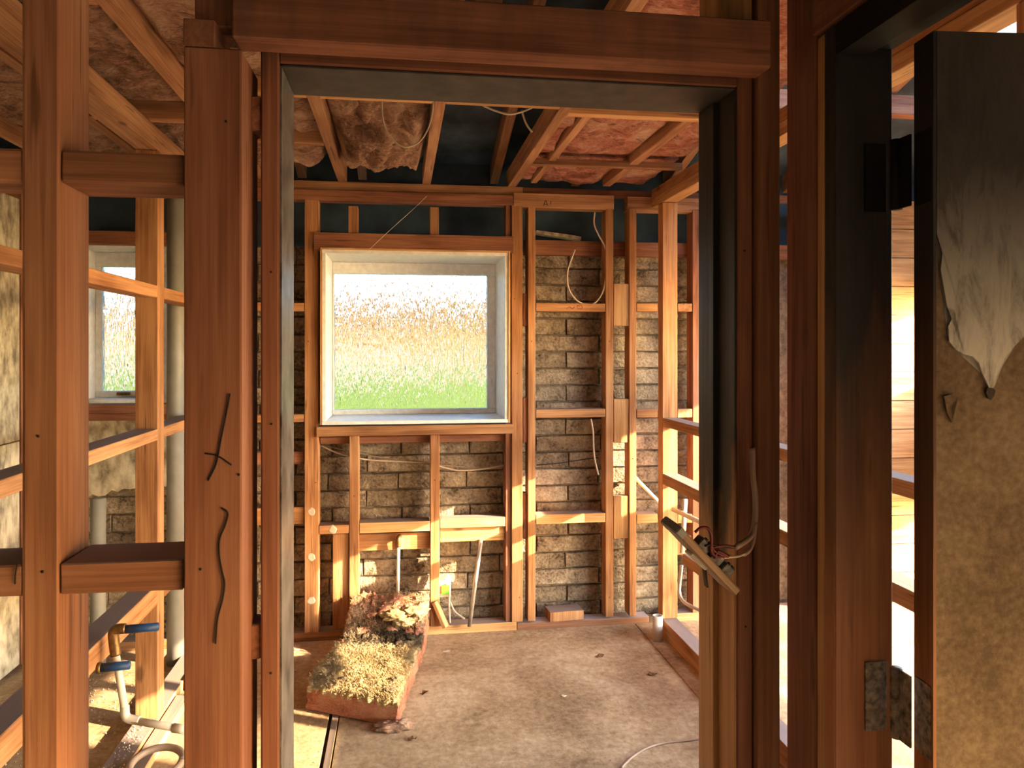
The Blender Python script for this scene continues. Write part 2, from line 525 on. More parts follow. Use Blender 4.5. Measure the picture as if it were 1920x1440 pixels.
def smooth_path(pts, n=6):
    pts = [Vector(p) for p in pts]
    out = []
    P = [2 * pts[0] - pts[1]] + pts + [2 * pts[-1] - pts[-2]]
    for i in range(1, len(P) - 2):
        for k in range(n):
            t = k / n
            a, b, c, d = P[i - 1], P[i], P[i + 1], P[i + 2]
            out.append(0.5 * ((2 * b) + (c - a) * t + (2 * a - 5 * b + 4 * c - d) * t * t + (3 * b - a - 3 * c + d) * t ** 3))
    out.append(pts[-1])
    return out
def tube(name, pts, r, mat, parent=None, seg=10, n=6, curve=True, flat=1.0, hollow=False):
    path = smooth_path(pts, n) if curve and len(pts) > 2 else [Vector(p) for p in pts]
    bm = bmesh.new()
    def sweep(rad, flip=False):
        rings = []
        prev = None
        for i, p in enumerate(path):
            t = (path[min(i + 1, len(path) - 1)] - path[max(i - 1, 0)]).normalized()
            if prev is None:
                ref = Vector((0, 0, 1)) if abs(t.z) < 0.9 else Vector((1, 0, 0))
                x = ref.cross(t).normalized()
            else:
                x = (prev - t * prev.dot(t))
                x = x.normalized() if x.length > 1e-6 else Vector((1, 0, 0))
            prev = x
            y = t.cross(x)
            rings.append([bm.verts.new(p + x * math.cos(2 * math.pi * k / seg) * rad + y * math.sin(2 * math.pi * k / seg) * rad * flat) for k in range(seg)])
        for a, b in zip(rings, rings[1:]):
            for k in range(seg):
                bm.faces.new((a[k], a[(k + 1) % seg], b[(k + 1) % seg], b[k]))
        return rings
    ro = sweep(r)
    if hollow:
        ri = sweep(r * 0.86)
        for A, B in ((ro[0], ri[0]), (ro[-1], ri[-1])):
            for k in range(seg):
                bm.faces.new((A[k], A[(k + 1) % seg], B[(k + 1) % seg], B[k]))
    else:
        bm.faces.new(ro[0]); bm.faces.new(ro[-1])
    bmesh.ops.recalc_face_normals(bm, faces=bm.faces)
    return mesh_obj(name, bm, M[mat], parent, smooth=True)
def block(name, lo, hi, mat, parent=None, bev=0.002):
    bm = bmesh.new()
    bm_box(bm, lo, hi)
    if bev:
        bmesh.ops.bevel(bm, geom=bm.edges[:], offset=bev, segments=1, affect='EDGES')
    bmesh.ops.recalc_face_normals(bm, faces=bm.faces)
    return mesh_obj(name, bm, M[mat], parent)

# ------------------------------------------------------------------ heights and planes
CEIL = 2.39
YB = 4.08          # near face of the back wall's studs
SD = 0.092         # stud depth
YBR = 4.225        # face of the outer brickwork
XL, XR = -0.95, 1.37   # faces of the two side partitions
XS = -1.78         # lining of the little room on the left

# ================================================================== THE SETTING
# ---- floor
floor = empty("floor", "worn brown particleboard floor of the stripped room", "floor", kind="structure")
def sheet(lo, hi): block("floor_sheet", lo, hi, 'floor', floor, 0.0015)
sheet((-3.6, -2.7, -0.02), (-0.290, 3.58, 0)); sheet((-3.6, 3.583, -0.02), (-0.290, 4.30, 0))
sheet((-0.245, -2.7, -0.02), (1.28, 4.30, 0)); sheet((1.283, -2.7, -0.02), (3.3, 4.30, 0))
timber("joint_strip", (-0.276, -2.7, -0.02), (-0.250, 4.30, -0.001), 'wood_pale', floor)
block("joist_below", (-0.32, -2.7, -0.12), (-0.22, 4.30, -0.024), 'scorch', floor)

# ---- roof
def roof_z(Y): return 2.62 + 0.27 * (4.1 - Y)
roof = empty("roof", "dark low pitched roof of black paper on rafters above the open ceiling", "roof", kind="structure")
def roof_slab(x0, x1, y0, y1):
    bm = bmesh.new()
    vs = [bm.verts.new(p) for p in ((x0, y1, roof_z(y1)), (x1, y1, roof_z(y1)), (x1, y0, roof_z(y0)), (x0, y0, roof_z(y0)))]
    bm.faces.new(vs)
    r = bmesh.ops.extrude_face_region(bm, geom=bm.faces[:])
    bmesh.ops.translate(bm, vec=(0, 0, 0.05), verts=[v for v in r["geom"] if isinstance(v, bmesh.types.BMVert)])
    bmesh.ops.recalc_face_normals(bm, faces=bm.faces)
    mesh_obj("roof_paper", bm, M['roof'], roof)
# skylight added over the unseen right room, to send fill light inside
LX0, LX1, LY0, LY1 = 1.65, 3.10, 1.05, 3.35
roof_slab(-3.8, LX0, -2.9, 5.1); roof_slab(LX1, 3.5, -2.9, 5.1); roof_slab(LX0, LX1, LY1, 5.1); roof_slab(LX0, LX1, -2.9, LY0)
for X in (-1.75, -1.22, -0.53, -0.205, 0.53, 1.0, 1.55, 2.3):
    bar("rafter", (X, 4.95, roof_z(4.95) - 0.055), (X, 0.4, roof_z(0.4) - 0.055), 0.047, 0.10, 'wood_roof', roof)
for Y in (3.35, 2.2):
    bar("purlin", (-1.8, Y, roof_z(Y) - 0.16), (3.1, Y, roof_z(Y) - 0.16), 0.07, 0.09, 'wood_red', roof)

# ---- ceiling framing
ceiling = empty("ceiling", "open ceiling of timber joists with torn insulation between", "ceiling", kind="structure")
for X in (-1.62, -1.18, -0.74, -0.30, 0.14, 0.60):
    timber("joist", (X - 0.022, 0.3, CEIL), (X + 0.022, YB + SD, CEIL + 0.095), 'wood_roof', ceiling)
timber("joist", (0.70, 2.846, CEIL + 0.02), (0.735, 4.1, CEIL + 0.095), 'wood_roof', ceiling)
timber("joist", (1.10, 2.846, CEIL + 0.015), (1.145, 4.1, CEIL + 0.095), 'wood_roof', ceiling)
def nog(x0, x1, Y, w=0.045, h=0.09, z=CEIL, mat='wood_roof'):
    timber("ceiling_nogging", (x0, Y, z), (x1, Y + w, z + h), mat, ceiling)
nog(-0.718, -0.322, 2.72, mat='wood_pale'); nog(-0.278, 0.118, 2.72, mat='wood_pale'); nog(0.162, 0.578, 2.72, mat='wood_pale')
nog(0.622, 1.37, 2.80, mat='wood_pale')
nog(0.622, 1.37, 3.60, 0.04, 0.03, CEIL + 0.002)
nog(-0.718, -0.322, 3.36)
nog(-1.158, -0.762, 2.05); nog(-1.60, -1.20, 1.7)
nog(-1.158, -0.762, 3.1)

# ---- outer brickwork behind the back wall
wall_outer = empty("wall_outer", "outer wall of rough tan blocks showing between the back studs", "brick wall", kind="structure")
W1 = (-0.405, 0.580, 1.095, 2.03)     # opening of the large window x0 x1 z0 z1
W2 = (-1.615, -1.165, 1.235, 2.03)    # opening of the small window
COURSE, LEN, JOINT = 0.0935, 0.372, 0.006
WALL_TOP = 2.06
def free_of(x0, x1, z0, z1, wins=(W1, W2)):
    for w in wins:
        if x0 < w[1] and x1 > w[0] and z0 < w[3] and z1 > w[2]:
            return False
    return True
brick_meshes = {}
def brick_mesh(L, H, k):
    key = (round(L, 2), round(H, 2), k)
    if key in brick_meshes: return brick_meshes[key]
    bm = bmesh.new()
    rr = random.Random(hash(key) & 0xffff)
    D = 0.085
    nx = max(2, int(L / 0.09))
    top, bot = [], []
    pts = []
    for i in range(nx + 1):
        x = -L / 2 + L * i / nx
        j = 0.0035
        pts.append((x + (rr.uniform(-j, j) if 0 < i < nx else rr.uniform(-0.002, 0.002)), H / 2 + rr.uniform(-0.004, 0.0015)))
    low = []
    for i in range(nx, -1, -1):
        x = -L / 2 + L * i / nx
        low.append((x + rr.uniform(-0.002, 0.002), -H / 2 + rr.uniform(-0.0015, 0.004)))
    ring = pts + low
    n = len(ring)
    f0 = [bm.verts.new((x * 0.985, rr.uniform(-0.003, 0.003), z * 0.93)) for x, z in ring]
    f1 = [bm.verts.new((x, 0.008, z)) for x, z in ring]
    f2 = [bm.verts.new((x, D, z)) for x, z in ring]
    bm.faces.new(f0[::-1]); bm.faces.new(f2)
    for A, B in ((f0, f1), (f1, f2)):
        for i in range(n):
            bm.faces.new((A[i], A[(i + 1) % n], B[(i + 1) % n], B[i]))
    bmesh.ops.recalc_face_normals(bm, faces=bm.faces)
    me = bpy.data.meshes.new("brick")
    bm.to_mesh(me); bm.free()
    me.materials.append(M['brick'])
    brick_meshes[key] = me
    return me
def lay(x0, x1, z0, z1):
    if x1 - x0 < 0.03: return
    k = random.randrange(5)
    o = bpy.data.objects.new("brick", brick_mesh(x1 - x0 - JOINT, z1 - z0 - JOINT, k))
    COL.objects.link(o)
    o.location = ((x0 + x1) / 2, YBR + random.uniform(-0.005, 0.005), (z0 + z1) / 2)
    o.rotation_euler = (random.uniform(-0.02, 0.02), random.uniform(-0.006, 0.006), random.uniform(-0.006, 0.006))
    put(o, wall_outer)
BX0, BX1 = -1.86, 2.16
nrow = int(WALL_TOP / COURSE)
for rI in range(nrow):
    z0 = rI * COURSE; z1 = z0 + COURSE
    x = BX0 - (LEN / 2 if rI % 2 else 0) + random.uniform(-0.012, 0.012)
    while x < BX1:
        a, b_ = max(x, BX0), min(x + LEN, BX1)
        segs = [(a, b_)]
        for w in (W1, W2):
            if z0 < w[3] - 0.02 and z1 > w[2] + 0.02:
                new = []
                for s in segs:
                    if s[1] <= w[0] or s[0] >= w[1]: new.append(s)
                    else:
                        if s[0] < w[0]: new.append((s[0], w[0]))
                        if s[1] > w[1]: new.append((w[1], s[1]))
                segs = new
        for s in segs:
            lay(s[0], s[1], z0, z1)
        x += LEN
def mortar(x0, x1, z0, z1):
    block("mortar_bed", (x0, YBR + 0.016, z0), (x1, YBR + 0.075, z1), 'mortar', wall_outer, 0)
mortar(-3.7, W2[0], 0, WALL_TOP); mortar(W2[1], W1[0], 0, WALL_TOP); mortar(W1[1], 3.4, 0, WALL_TOP)
mortar(W2[0], W2[1], 0, W2[2]); mortar(W1[0], W1[1], 0, W1[2])
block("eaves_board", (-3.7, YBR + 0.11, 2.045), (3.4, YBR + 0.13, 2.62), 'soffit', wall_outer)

# ---- back wall framing
wall_back = empty("wall_back", "bare timber stud frame of the back wall around the bright window", "wall frame", kind="structure")
def bw(name, px0, px1, py0, py1, dy=0.0, depth=SD, mat='wood', **kw):
    return plane_timber(name, px0, px1, py0, py1, YB + dy, depth, mat, wall_back, **kw)
def bstud(name, px0, px1, ztop=2.285, zbot=0.045, dy=0.0, depth=SD, mat='wood'):
    x0 = atY(px0, 700, YB + dy).x; x1 = atY(px1, 700, YB + dy).x
    return timber(name, (x0, YB + dy, zbot), (x1, YB + dy + depth, ztop), mat, wall_back)
# plates
timber("top_plate", (-1.78, YB, 2.285), (0.60, YB + SD, 2.338), 'wood_red', wall_back)
timber("top_plate", (-1.78, YB + 0.035, 2.342), (0.66, YB + SD + 0.05, CEIL), 'wood_roof', wall_back)
pl = timber("top_plate", (0.604, YB, 2.275), (1.16, YB + SD, 2.352), 'wood_roof', wall_back)
timber("top_plate", (1.24, YB + 0.01, 2.275), (1.75, YB + SD, 2.352), 'wood_roof', wall_back)
timber("top_plate", (0.66, YB + 0.04, 2.352), (2.9, YB + SD, CEIL), 'wood_red', wall_back)
timber("bottom_plate", (-1.78, YB, 0), (0.12, YB + SD, 0.045), 'wood', wall_back)
timber("bottom_plate", (0.123, YB, 0), (0.62, YB + SD, 0.045), 'wood_pale', wall_back)
timber("bottom_plate", (0.624, YB + 0.005, 0), (1.36, YB + SD, 0.035), 'wood_near', wall_back)
timber("bottom_plate", (1.46, YB, 0), (3.1, YB + SD, 0.045), 'wood', wall_back)
# full studs
bstud("stud", 571, 597)
bstud("stud", 948, 958.5, dy=0.012, mat='wood_red', ztop=2.285)
bstud("stud", 959.5, 980)
bstud("stud", 990, 1004, mat='wood')
bstud("stud", 1136, 1150, mat='wood')
bstud("stud", 1180, 1193, mat='wood')
bstud("stud", 1299, 1316, mat='wood_red', dy=0.0)
bstud("stud", 1360, 1376); bstud("stud", 1440, 1456); bstud("stud", 1530, 1546)
bstud("stud", 400, 416)
# jacks above and below the window
bw("jack_stud", 653, 671, 386, 438); bw("jack_stud", 806, 823, 388, 441)
bstud("jack_stud", 655, 673, ztop=atY(664, 815, YB).z)
bstud("jack_stud", 807, 824, ztop=atY(815, 815, YB).z)
x0, x1 = atY(624, 700, YB + 0.02).x, atY(654, 700, YB + 0.02).x
timber("packing_stud", (x0, YB + 0.02, 0.045), (x1, YB + 0.065, atY(640, 1003, YB).z), 'wood', wall_back)
# lintel and sill trimmers
bw("window_lintel", 588, 963, 439, 471, -0.02, 0.05, 'wood_red')
bw("sill_trimmer", 593, 963, 798, 816, -0.02, 0.11, 'wood')
bw("under_sill_board", 600, 946, 817, 830, 0.05, 0.04, 'wood_red')
# noggings
for a, b_ in ((598, 654), (674, 806), (825, 947)):
    yy = {598: (985, 1001), 674: (979, 998), 825: (972, 989)}[a]
    bw("nogging", a, b_, yy[0], yy[1], 0.0, SD, 'wood_pale' if a > 600 else 'wood')
for a, b_ in ((1005, 1135), (1194, 1233), (1271, 1298), (1317, 1359)):
    bw("nogging", a, b_, 569, 584, 0.004, SD - 0.004)
    bw("nogging", a, b_, 767, 783, 0.0, SD)
    bw("nogging", a, b_, 964, 981, 0.0, SD, 'wood_pale')
for yy in ((567, 583), (778, 792)):
    bw("nogging", 417, 570, yy[0], yy[1], 0.0, SD)
bw("nogging", 417, 570, 848, 872, 0.03, 0.06, 'wood_red')
bw("nogging", 417, 570, 953, 985, 0.02, 0.05, 'wood')
# pipe rails set back under the lower noggings
bw("pipe_rail", 672, 806, 1000, 1031, 0.035, 0.04, 'wood')
bw("pipe_rail", 825, 947, 989, 1015, 0.03, 0.045, 'wood_pale')
# blocks between the paired studs
for a, b_ in ((550, 611), (746, 830), (925, 1010)):
    bw("packing_block", 981, 989, a, b_, 0.015, 0.06, 'wood_red')
for a, b_ in ((532, 611), (748, 830), (930, 1010)):
    bw("packing_block", 1151, 1179, a, b_, 0.006, 0.045, 'wood_pale')
# rail across the top of the brickwork
timber("ribbon_rail", (0.68, YB + 0.10, atY(1060, 479, YB + 0.10).z), (2.9, YB + 0.14, atY(1060, 451, YB + 0.10).z), 'wood_red', wall_back)
# old plaster dabs on the studs
def dab(px, py, r, Y=YB):
    c = atY(px, py, Y)
    bm = bmesh.new()
    n = 12
    ring = []; inner = []
    for k in range(n):
        a = 2 * math.pi * k / n
        rr = r * random.uniform(0.8, 1.1)
        ring.append(bm.verts.new((c.x + math.cos(a) * rr, Y + 0.0008, c.z + math.sin(a) * rr)))
        inner.append(bm.verts.new((c.x + math.cos(a) * rr * 0.7, Y - 0.003, c.z + math.sin(a) * rr * 0.7)))
    for k in range(n):
        bm.faces.new((ring[k], ring[(k + 1) % n], inner[(k + 1) % n], inner[k]))
    bm.faces.new(inner)
    bmesh.ops.recalc_face_normals(bm, faces=bm.faces)
    mesh_obj("glue_dab", bm, M['cable'], wall_back)
for px, py in ((584, 960), (584, 1044), (584, 1126), (624, 993)):
    dab(px, py, 0.024)
def strokes(name, paths, mat, parent, r=0.0025, Y=None):
    for i, p in enumerate(paths):
        tube(name, p, r, mat, parent, seg=5, n=5, flat=1.0)
# pencilled letter on the top plate and red crayon on a nogging
Ypl = YB - 0.0005
Apts = [[(1019, 386), (1023, 376), (1027, 386)], [(1021, 383), (1025.5, 383)], [(1033, 377), (1032, 383)]]
strokes("pencil_mark", [[atY(x, y, Ypl) for x, y in s] for s in Apts], 'pencil', wall_back, 0.0016)
strokes("crayon_mark", [[atY(x, y, YB + 0.0035) for x, y in s] for s in
        ([(1063, 579), (1068, 575), (1073, 579), (1078, 575)], [(1082, 573), (1090, 572), (1092, 578), (1085, 579), (1082, 574), (1088, 575)])], 'red_pencil', wall_back, 0.0014)

for k in range(14):
    timber("lining_board", (2.30, YB - 0.02, 0.06 + k * 0.165), (3.15, YB - 0.002, 0.06 + k * 0.165 + 0.161), 'wood_pale', wall_back)
# ---- left partition (runs away from the viewer)
wall_left = empty("wall_left", "open stud partition with dusty noggings on the left of the room", "wall frame", kind="structure")
PT = 0.085
for Y, d in ((3.215, 0.085), (2.36, 0.08), (1.55, 0.045)):
    timber("stud", (XL - PT, Y, 0.045), (XL, Y + d, 2.30), 'wood', wall_left)
timber("stud", (XL - PT + 0.0, YB - 0.05, 0.045), (XL, YB - 0.004, 2.30), 'wood', wall_left)
for z, h, mat in ((1.715, 0.047, 'wood'), (1.150, 0.045, 'wood'), (0.50, 0.08, 'wood')):
    for a, b_ in ((1.60, 2.358), (2.442, 3.213), (3.302, YB - 0.052)):
        timber("nogging", (XL - PT, a, z), (XL, b_, z + h), mat, wall_left)
timber("bottom_plate", (XL - PT, 1.20, 0), (XL, YB - 0.004, 0.045), 'wood_pale', wall_left)
timber("floor_batten", (XL + 0.006, 1.9, 0), (XL + 0.06, 3.45, 0.035), 'wood_pale', wall_left)
timber("top_plate", (XL - PT, 1.20, 2.302), (XL, YB - 0.004, CEIL - 0.002), 'wood_roof', wall_left)
block("floor_offcut", (XL + 0.02, 3.56, 0), (XL + 0.30, 3.64, 0.06), 'wood_pale', wall_left)

# ---- little room on the far left: lining sheet and its studs
wall_side = empty("wall_side", "weathered grey lining sheets on the far left side wall", "wall", kind="structure")
block("lining_sheet", (XS - 0.012, 0.9, 0.02), (XS, 3.93, 1.075), 'sheet', wall_side)
block("lining_sheet", (XS - 0.012, 0.9, 1.08), (XS, 3.93, 2.22), 'sheet', wall_side)
timber("stud", (XS - 0.10, 3.97, 0), (XS - 0.01, 4.01, 2.30), 'wood_red', wall_side)
for Y in (1.5, 2.1, 2.7, 3.3):
    timber("stud", (XS - 0.105, Y, 0), (XS - 0.013, Y + 0.045, 2.30), 'wood_red', wall_side)
timber("top_plate", (XS - 0.105, 0.9, 2.302), (XS, 4.05, CEIL - 0.002), 'wood_red', wall_side)
# broken sheet under the small window
bm = bmesh.new()
Ysh = YB - 0.012
top = [(-1.72, 1.215), (-1.0, 1.215)]
low = []
xx = -1.72
rr = random.Random(3)
while xx < -1.0:
    low.append((xx, 0.80 + rr.uniform(-0.014, 0.014) + 0.02 * math.sin(xx * 9)))
    xx += 0.03
ring = [(-1.72, 1.215)] + low + [(-1.0, 0.84), (-1.0, 1.215)]
fa = [bm.verts.new((x, Ysh, z)) for x, z in ring]
f = bm.faces.new(fa)
r_ = bmesh.ops.extrude_face_region(bm, geom=[f])
bmesh.ops.translate(bm, vec=(0, 0.009, 0), verts=[v for v in r_["geom"] if isinstance(v, bmesh.types.BMVert)])
bmesh.ops.recalc_face_normals(bm, faces=bm.faces)
mesh_obj("broken_lining_sheet", bm, M['sheet'], wall_side)
timber("sill_trimmer", (-1.78, YB - 0.02, 1.155), (-1.05, YB + 0.06, 1.235), 'wood_red', wall_side)
timber("window_lintel", (-1.78, YB - 0.01, 2.035), (-1.05, YB + 0.06, 2.10), 'wood_red', wall_side)

# ---- right partition
wall_right = empty("wall_right", "open stud partition lit orange on the right of the room", "wall frame", kind="structure")
timber("stud", (XR, 3.89, 0.09), (XR + 0.082, 3.962, 2.285), 'wood', wall_right)
for Y in (1.5, 2.3, 3.1):
    timber("stud", (XR, Y, 0.09), (XR + 0.08, Y + 0.045, 2.285), 'wood', wall_right)
timber("bottom_plate", (XR, 1.2, 0), (XR + 0.08, 3.962, 0.088), 'wood', wall_right)
timber("top_plate", (XR, 1.2, 2.287), (XR + 0.08, YB - 0.004, 2.335), 'wood_pale', wall_right)
timber("top_plate", (XR + 0.002, 1.2, 2.337), (XR + 0.082, YB - 0.004, CEIL - 0.002), 'wood', wall_right)
for z, h in ((1.105, 0.045), (0.80, 0.055)):
    for a, b_ in ((1.547, 2.298), (2.347, 3.098), (3.147, 3.888)):
        timber("nogging", (XR, a, z), (XR + 0.08, b_, z + h), 'wood', wall_right)
timber("nogging", (XR, 3.147, 0.46), (XR + 0.08, 3.60, 0.51), 'wood', wall_right)
block("packing_block", (XR + 0.082, 3.90, 0.42), (XR + 0.16, 3.96, 0.52), 'wood', wall_right)

# ---- front wall with the doorway
wall_front = empty("wall_front", "dark near stud wall framing the doorway into the room", "wall frame", kind="structure")
Y1 = 1.0
def fw(name, lo, hi, mat='wood_near', **kw): return timber(name, lo, hi, mat, wall_front, **kw)
xa, xb = atY(42, 700, Y1).x, atY(110, 700, Y1).x
fw("stud", (xa, Y1, 0.045), (xb, Y1 + 0.094, 2.34))
fw("nogging", (-1.35, Y1 + 0.004, 1.714), (xa - 0.001, Y1 + 0.094, 1.752)); fw("nogging", (-1.35, Y1 + 0.002, 1.212), (xa - 0.001, Y1 + 0.094, 1.250))
s1a, s1b, s2b = -0.2641, -0.2272, -0.1949
fw("nogging", (xb + 0.001, Y1 + 0.004, 1.714), (s1a - 0.001, Y1 + 0.094, 1.752))
fw("nogging", (xb + 0.001, Y1 + 0.001, 1.212), (s1a - 0.001, Y1 + 0.094, 1.250))
for o in wall_front.children:
    pass
fw("stud", (s1a, Y1 - 0.006, 0.045), (s2b, Y1 + 0.10, 1.884), 'wood_soot_top')
fw("stud_top", (s1a, Y1 - 0.006, 1.8842), (s1b, Y1 + 0.10, 1.918), 'wood_soot_top', bev=0.0008, wob=0)
fw("stud", (-1.40, Y1, 0.045), (-1.353, Y1 + 0.094, 2.34))
fw("bottom_plate", (-1.5, Y1, 0), (s2b, Y1 + 0.094, 0.044))
fw("top_plate", (-1.5, Y1, 2.341), (0.55, Y1 + 0.094, 2.388))
fw("head_block", (s1a + 0.006, Y1 + 0.02, 1.920), (s2b - 0.002, Y1 + 0.09, 2.34), 'wood_red')
fw("lintel", (-0.2065, Y1 - 0.008, 1.897), (0.505, Y1 + 0.038, 1.962), 'wood_soot_top')
fw("lintel_packer", (-0.19, Y1 + 0.046, 1.917), (0.503, Y1 + 0.12, 1.945), 'wood_red')
fw("stud", (0.507, Y1 + 0.035, 0.045), (0.541, Y1 + 0.125, 2.34), 'wood_near')
fw("cripple_stud", (0.452, Y1 + 0.04, 1.966), (0.50, Y1 + 0.12, 2.34), 'wood_pale')
fw("cripple_stud", (0.10, Y1 + 0.05, 1.966), (0.14, Y1 + 0.12, 2.34), 'wood')
# wedges between jamb and trimmer
fw("jamb_packer", (s2b, Y1 + 0.055, 1.10), (-0.183, Y1 + 0.10, 1.145), 'wood_red', bev=0.001)
fw("jamb_packer", (s2b, Y1 + 0.055, 1.80), (-0.183, Y1 + 0.10, 1.845), 'wood_red', bev=0.001)
# charcoal marks on the tall stud
Ym = Y1 - 0.0075
cross = [[(431, 738), (424, 775), (413, 830), (405, 870), (390, 901)], [(384, 850), (408, 855), (434, 872)]]
wave = [[(415, 952), (427, 962), (422, 985), (412, 1010), (411, 1040), (416, 1070), (421, 1095), (417, 1125), (408, 1160), (404, 1207)]]
strokes("charcoal_mark", [[atY(x, y, Ym) for x, y in s] for s in cross + wave], 'pencil', wall_front, 0.0011)
strokes("charcoal_mark", [[atY(x, y, Y1 - 0.0005) for x, y in ((33, 1057), (29, 1075), (28, 1095))]], 'pencil', wall_front, 0.0009)

# ---- door lining of the near doorway
trim_1 = empty("trim_1", "sooty black door lining around the near doorway, bare wood at its foot", "door frame", kind="structure")
Yj, Yk = 1.05, 1.168
timber("jamb", (-0.182, Yj, 0), (-0.1585, Yk, 1.912), 'wood_soot_top', trim_1)
timber("painted_face", (-0.1583, Yj + 0.003, 0), (-0.155, Yk, 1.887), 'grey_paint', trim_1, bev=0.0008, wob=0, label="inner face with old grey paint")
timber("jamb", (0.4825, Yj, 0), (0.5065, Yk, 1.912), 'wood_soot_top', trim_1)
timber("painted_face", (0.479, Yj + 0.003, 0), (0.4823, Yk, 1.887), 'wood_jamb', trim_1, bev=0.0008, wob=0, label="inner face black above and bare wood below")
timber("head_jamb", (-0.1585, Yj, 1.889), (0.4825, Yk, 1.912), 'wood_soot_top', trim_1)
timber("painted_face", (-0.155, Yj + 0.003, 1.8855), (0.479, Yk, 1.8888), 'sooty_grey', trim_1, bev=0.0008, wob=0, label="soot grey underside")
timber("door_stop", (0.4705, Yj + 0.060, 0), (0.4788, Yk, 1.885), 'wood_jamb', trim_1, bev=0.001)

# ---- short hall wall on the right with its door opening
wall_hall = empty("wall_hall", "red brown corner studs of the hall wall at the near right", "wall frame", kind="structure")
XH = 0.56
timber("corner_stud", (XH, 0.978, 0), (XH + 0.09, 1.054, 2.34), 'wood_soot_top', wall_hall)
timber("lintel", (XH - 0.004, 0.15, 1.936), (XH + 0.09, 0.9775, 2.03), 'wood_soot_top', wall_hall)
timber("packer", (XH + 0.003, 0.9555, 0), (XH + 0.083, 0.977, 1.934), 'wood_pale', wall_hall)
trim_2 = empty("trim_2", "black door lining of the hall door at the right edge", "door frame", kind="structure")
timber("jamb", (XH + 0.001, 0.930, 0), (XH + 0.084, 0.955, 1.934), 'wood_char', trim_2, label="soot blackened jamb")
timber("head_jamb", (XH + 0.001, 0.15, 1.905), (XH + 0.084, 0.929, 1.934), 'black_paint', trim_2)
timber("door_stop", (XH + 0.001, 0.15, 1.893), (XH + 0.045, 0.929, 1.905), 'black_paint', trim_2, bev=0.001)

# ---- outer shell of the rest of the building (light enters through its openings)
def shell(name, label, boxes, mat='plaster'):
    w = empty(name, label, "wall", kind="structure")
    for lo, hi in boxes:
        block("wall_panel", lo, hi, mat, w, 0)
    return w
SX = 3.2
WY0, WY1, WZ0, WZ1 = 0.9, 3.5, 1.39, 1.86     # the sunny window of the right hand room
shell("wall_east", "outer wall of the sunny room on the right", [
    ((SX, -2.7, 0), (SX + 0.1, -2.4, 4.6)), ((SX, -2.4, 0), (SX + 0.1, 0.5, 0.25)), ((SX, -2.4, 1.08), (SX + 0.1, 0.5, 4.6)),  # low hall opening added for warm light bounced off the floor
    ((SX, 0.5, 0), (SX + 0.1, WY0, 4.6)), ((SX, WY0, 0), (SX + 0.1, 4.2, 0.03)), ((SX, WY0, 0.66), (SX + 0.1, 4.2, WZ0)),  # lower opening band added so sun on the floor bounces inside
    ((SX, WY0, WZ1), (SX + 0.1, 4.2, 4.6)), ((SX, 4.2, 0), (SX + 0.1, 4.5, 4.6))])
shell("wall_west", "outer wall on the far left", [((-3.7, -2.7, 0), (-3.6, 4.5, 4.6))])
shell("wall_rear", "hall wall behind the viewer", [
    ((-3.6, -2.7, 0), (3.2, -2.6, 4.6))])

# ================================================================== WINDOWS
def window(name, label, x0, x1, z0, z1, front, glassY, gx0, gx1, gz0, gz1, handle=False):
    w = empty(name, label, "window", ((x0 + x1) / 2, front, z0), kind="structure")
    t = 0.018
    back = glassY + 0.03
    # deep lining boards
    block("reveal_board", (x0, front, z1 - t), (x1, back, z1), 'white_paint', w, 0.001)
    block("reveal_board", (x0, front, z0 + t + 0.0005), (x0 + t, back, z1 - t - 0.0005), 'white_paint', w, 0.001)
    block("reveal_board", (x1 - t, front, z0 + t + 0.0005), (x1, back, z1 - t - 0.0005), 'white_paint', w, 0.001)
    block("window_sill", (x0, front - 0.004, z0), (x1, back, z0 + t), 'white_paint', w, 0.001)
    # sash members up to the visible glass
    a, b_ = x0 + t + 0.001, x1 - t - 0.001
    c, d = z0 + t + 0.001, z1 - t - 0.001
    s = []
    s.append(block("sash_rail", (a, glassY - 0.02, gz1), (b_, glassY + 0.025, d), 'white_paint', w))
    s.append(block("sash_rail", (a, glassY - 0.02, c), (b_, glassY + 0.025, gz0), 'white_paint', w))
    s.append(block("sash_stile", (a, glassY - 0.018, gz0 + 0.0005), (gx0, glassY + 0.023, gz1 - 0.0005), 'white_paint', w))
    s.append(block("sash_stile", (gx1, glassY - 0.018, gz0 + 0.0005), (b_, glassY + 0.023, gz1 - 0.0005), 'white_paint', w))
    bm = bmesh.new()
    bm_box(bm, (-(gx1 - gx0) / 2 - 0.004, 0, -(gz1 - gz0) / 2 - 0.004), ((gx1 - gx0) / 2 + 0.004, 0.005, (gz1 - gz0) / 2 + 0.004))
    p = mesh_obj("glass_pane", bm, M['glass'])
    p.location = ((gx0 + gx1) / 2, glassY, (gz0 + gz1) / 2)
    put(p, w)
    p["label"] = "rippled obscure glass pane"
    return w
GY = 4.47
g00 = atY(627, 768, GY); g11 = atY(913, 517, GY)
w00 = atY(604, 797, YB - 0.025); w11 = atY(953, 474, YB - 0.025)
win1 = window("window_1", "large square window with white deep reveal and rippled glass", w00.x, w11.x, w00.z, w11.z, YB - 0.025, GY,
              g00.x, g11.x, g00.z, g11.z)
# thin stop beads round the front edge
t = 0.010
for lo, hi in (((w00.x - t, YB - 0.03, w00.z), (w00.x, YB + 0.05, w11.z + t)), ((w11.x, YB - 0.03, w00.z), (w11.x + t, YB + 0.05, w11.z + t)),
               ((w00.x, YB - 0.03, w11.z), (w11.x, YB + 0.05, w11.z + t))):
    timber("edge_bead", lo, hi, 'wood_pale', win1, bev=0.001)
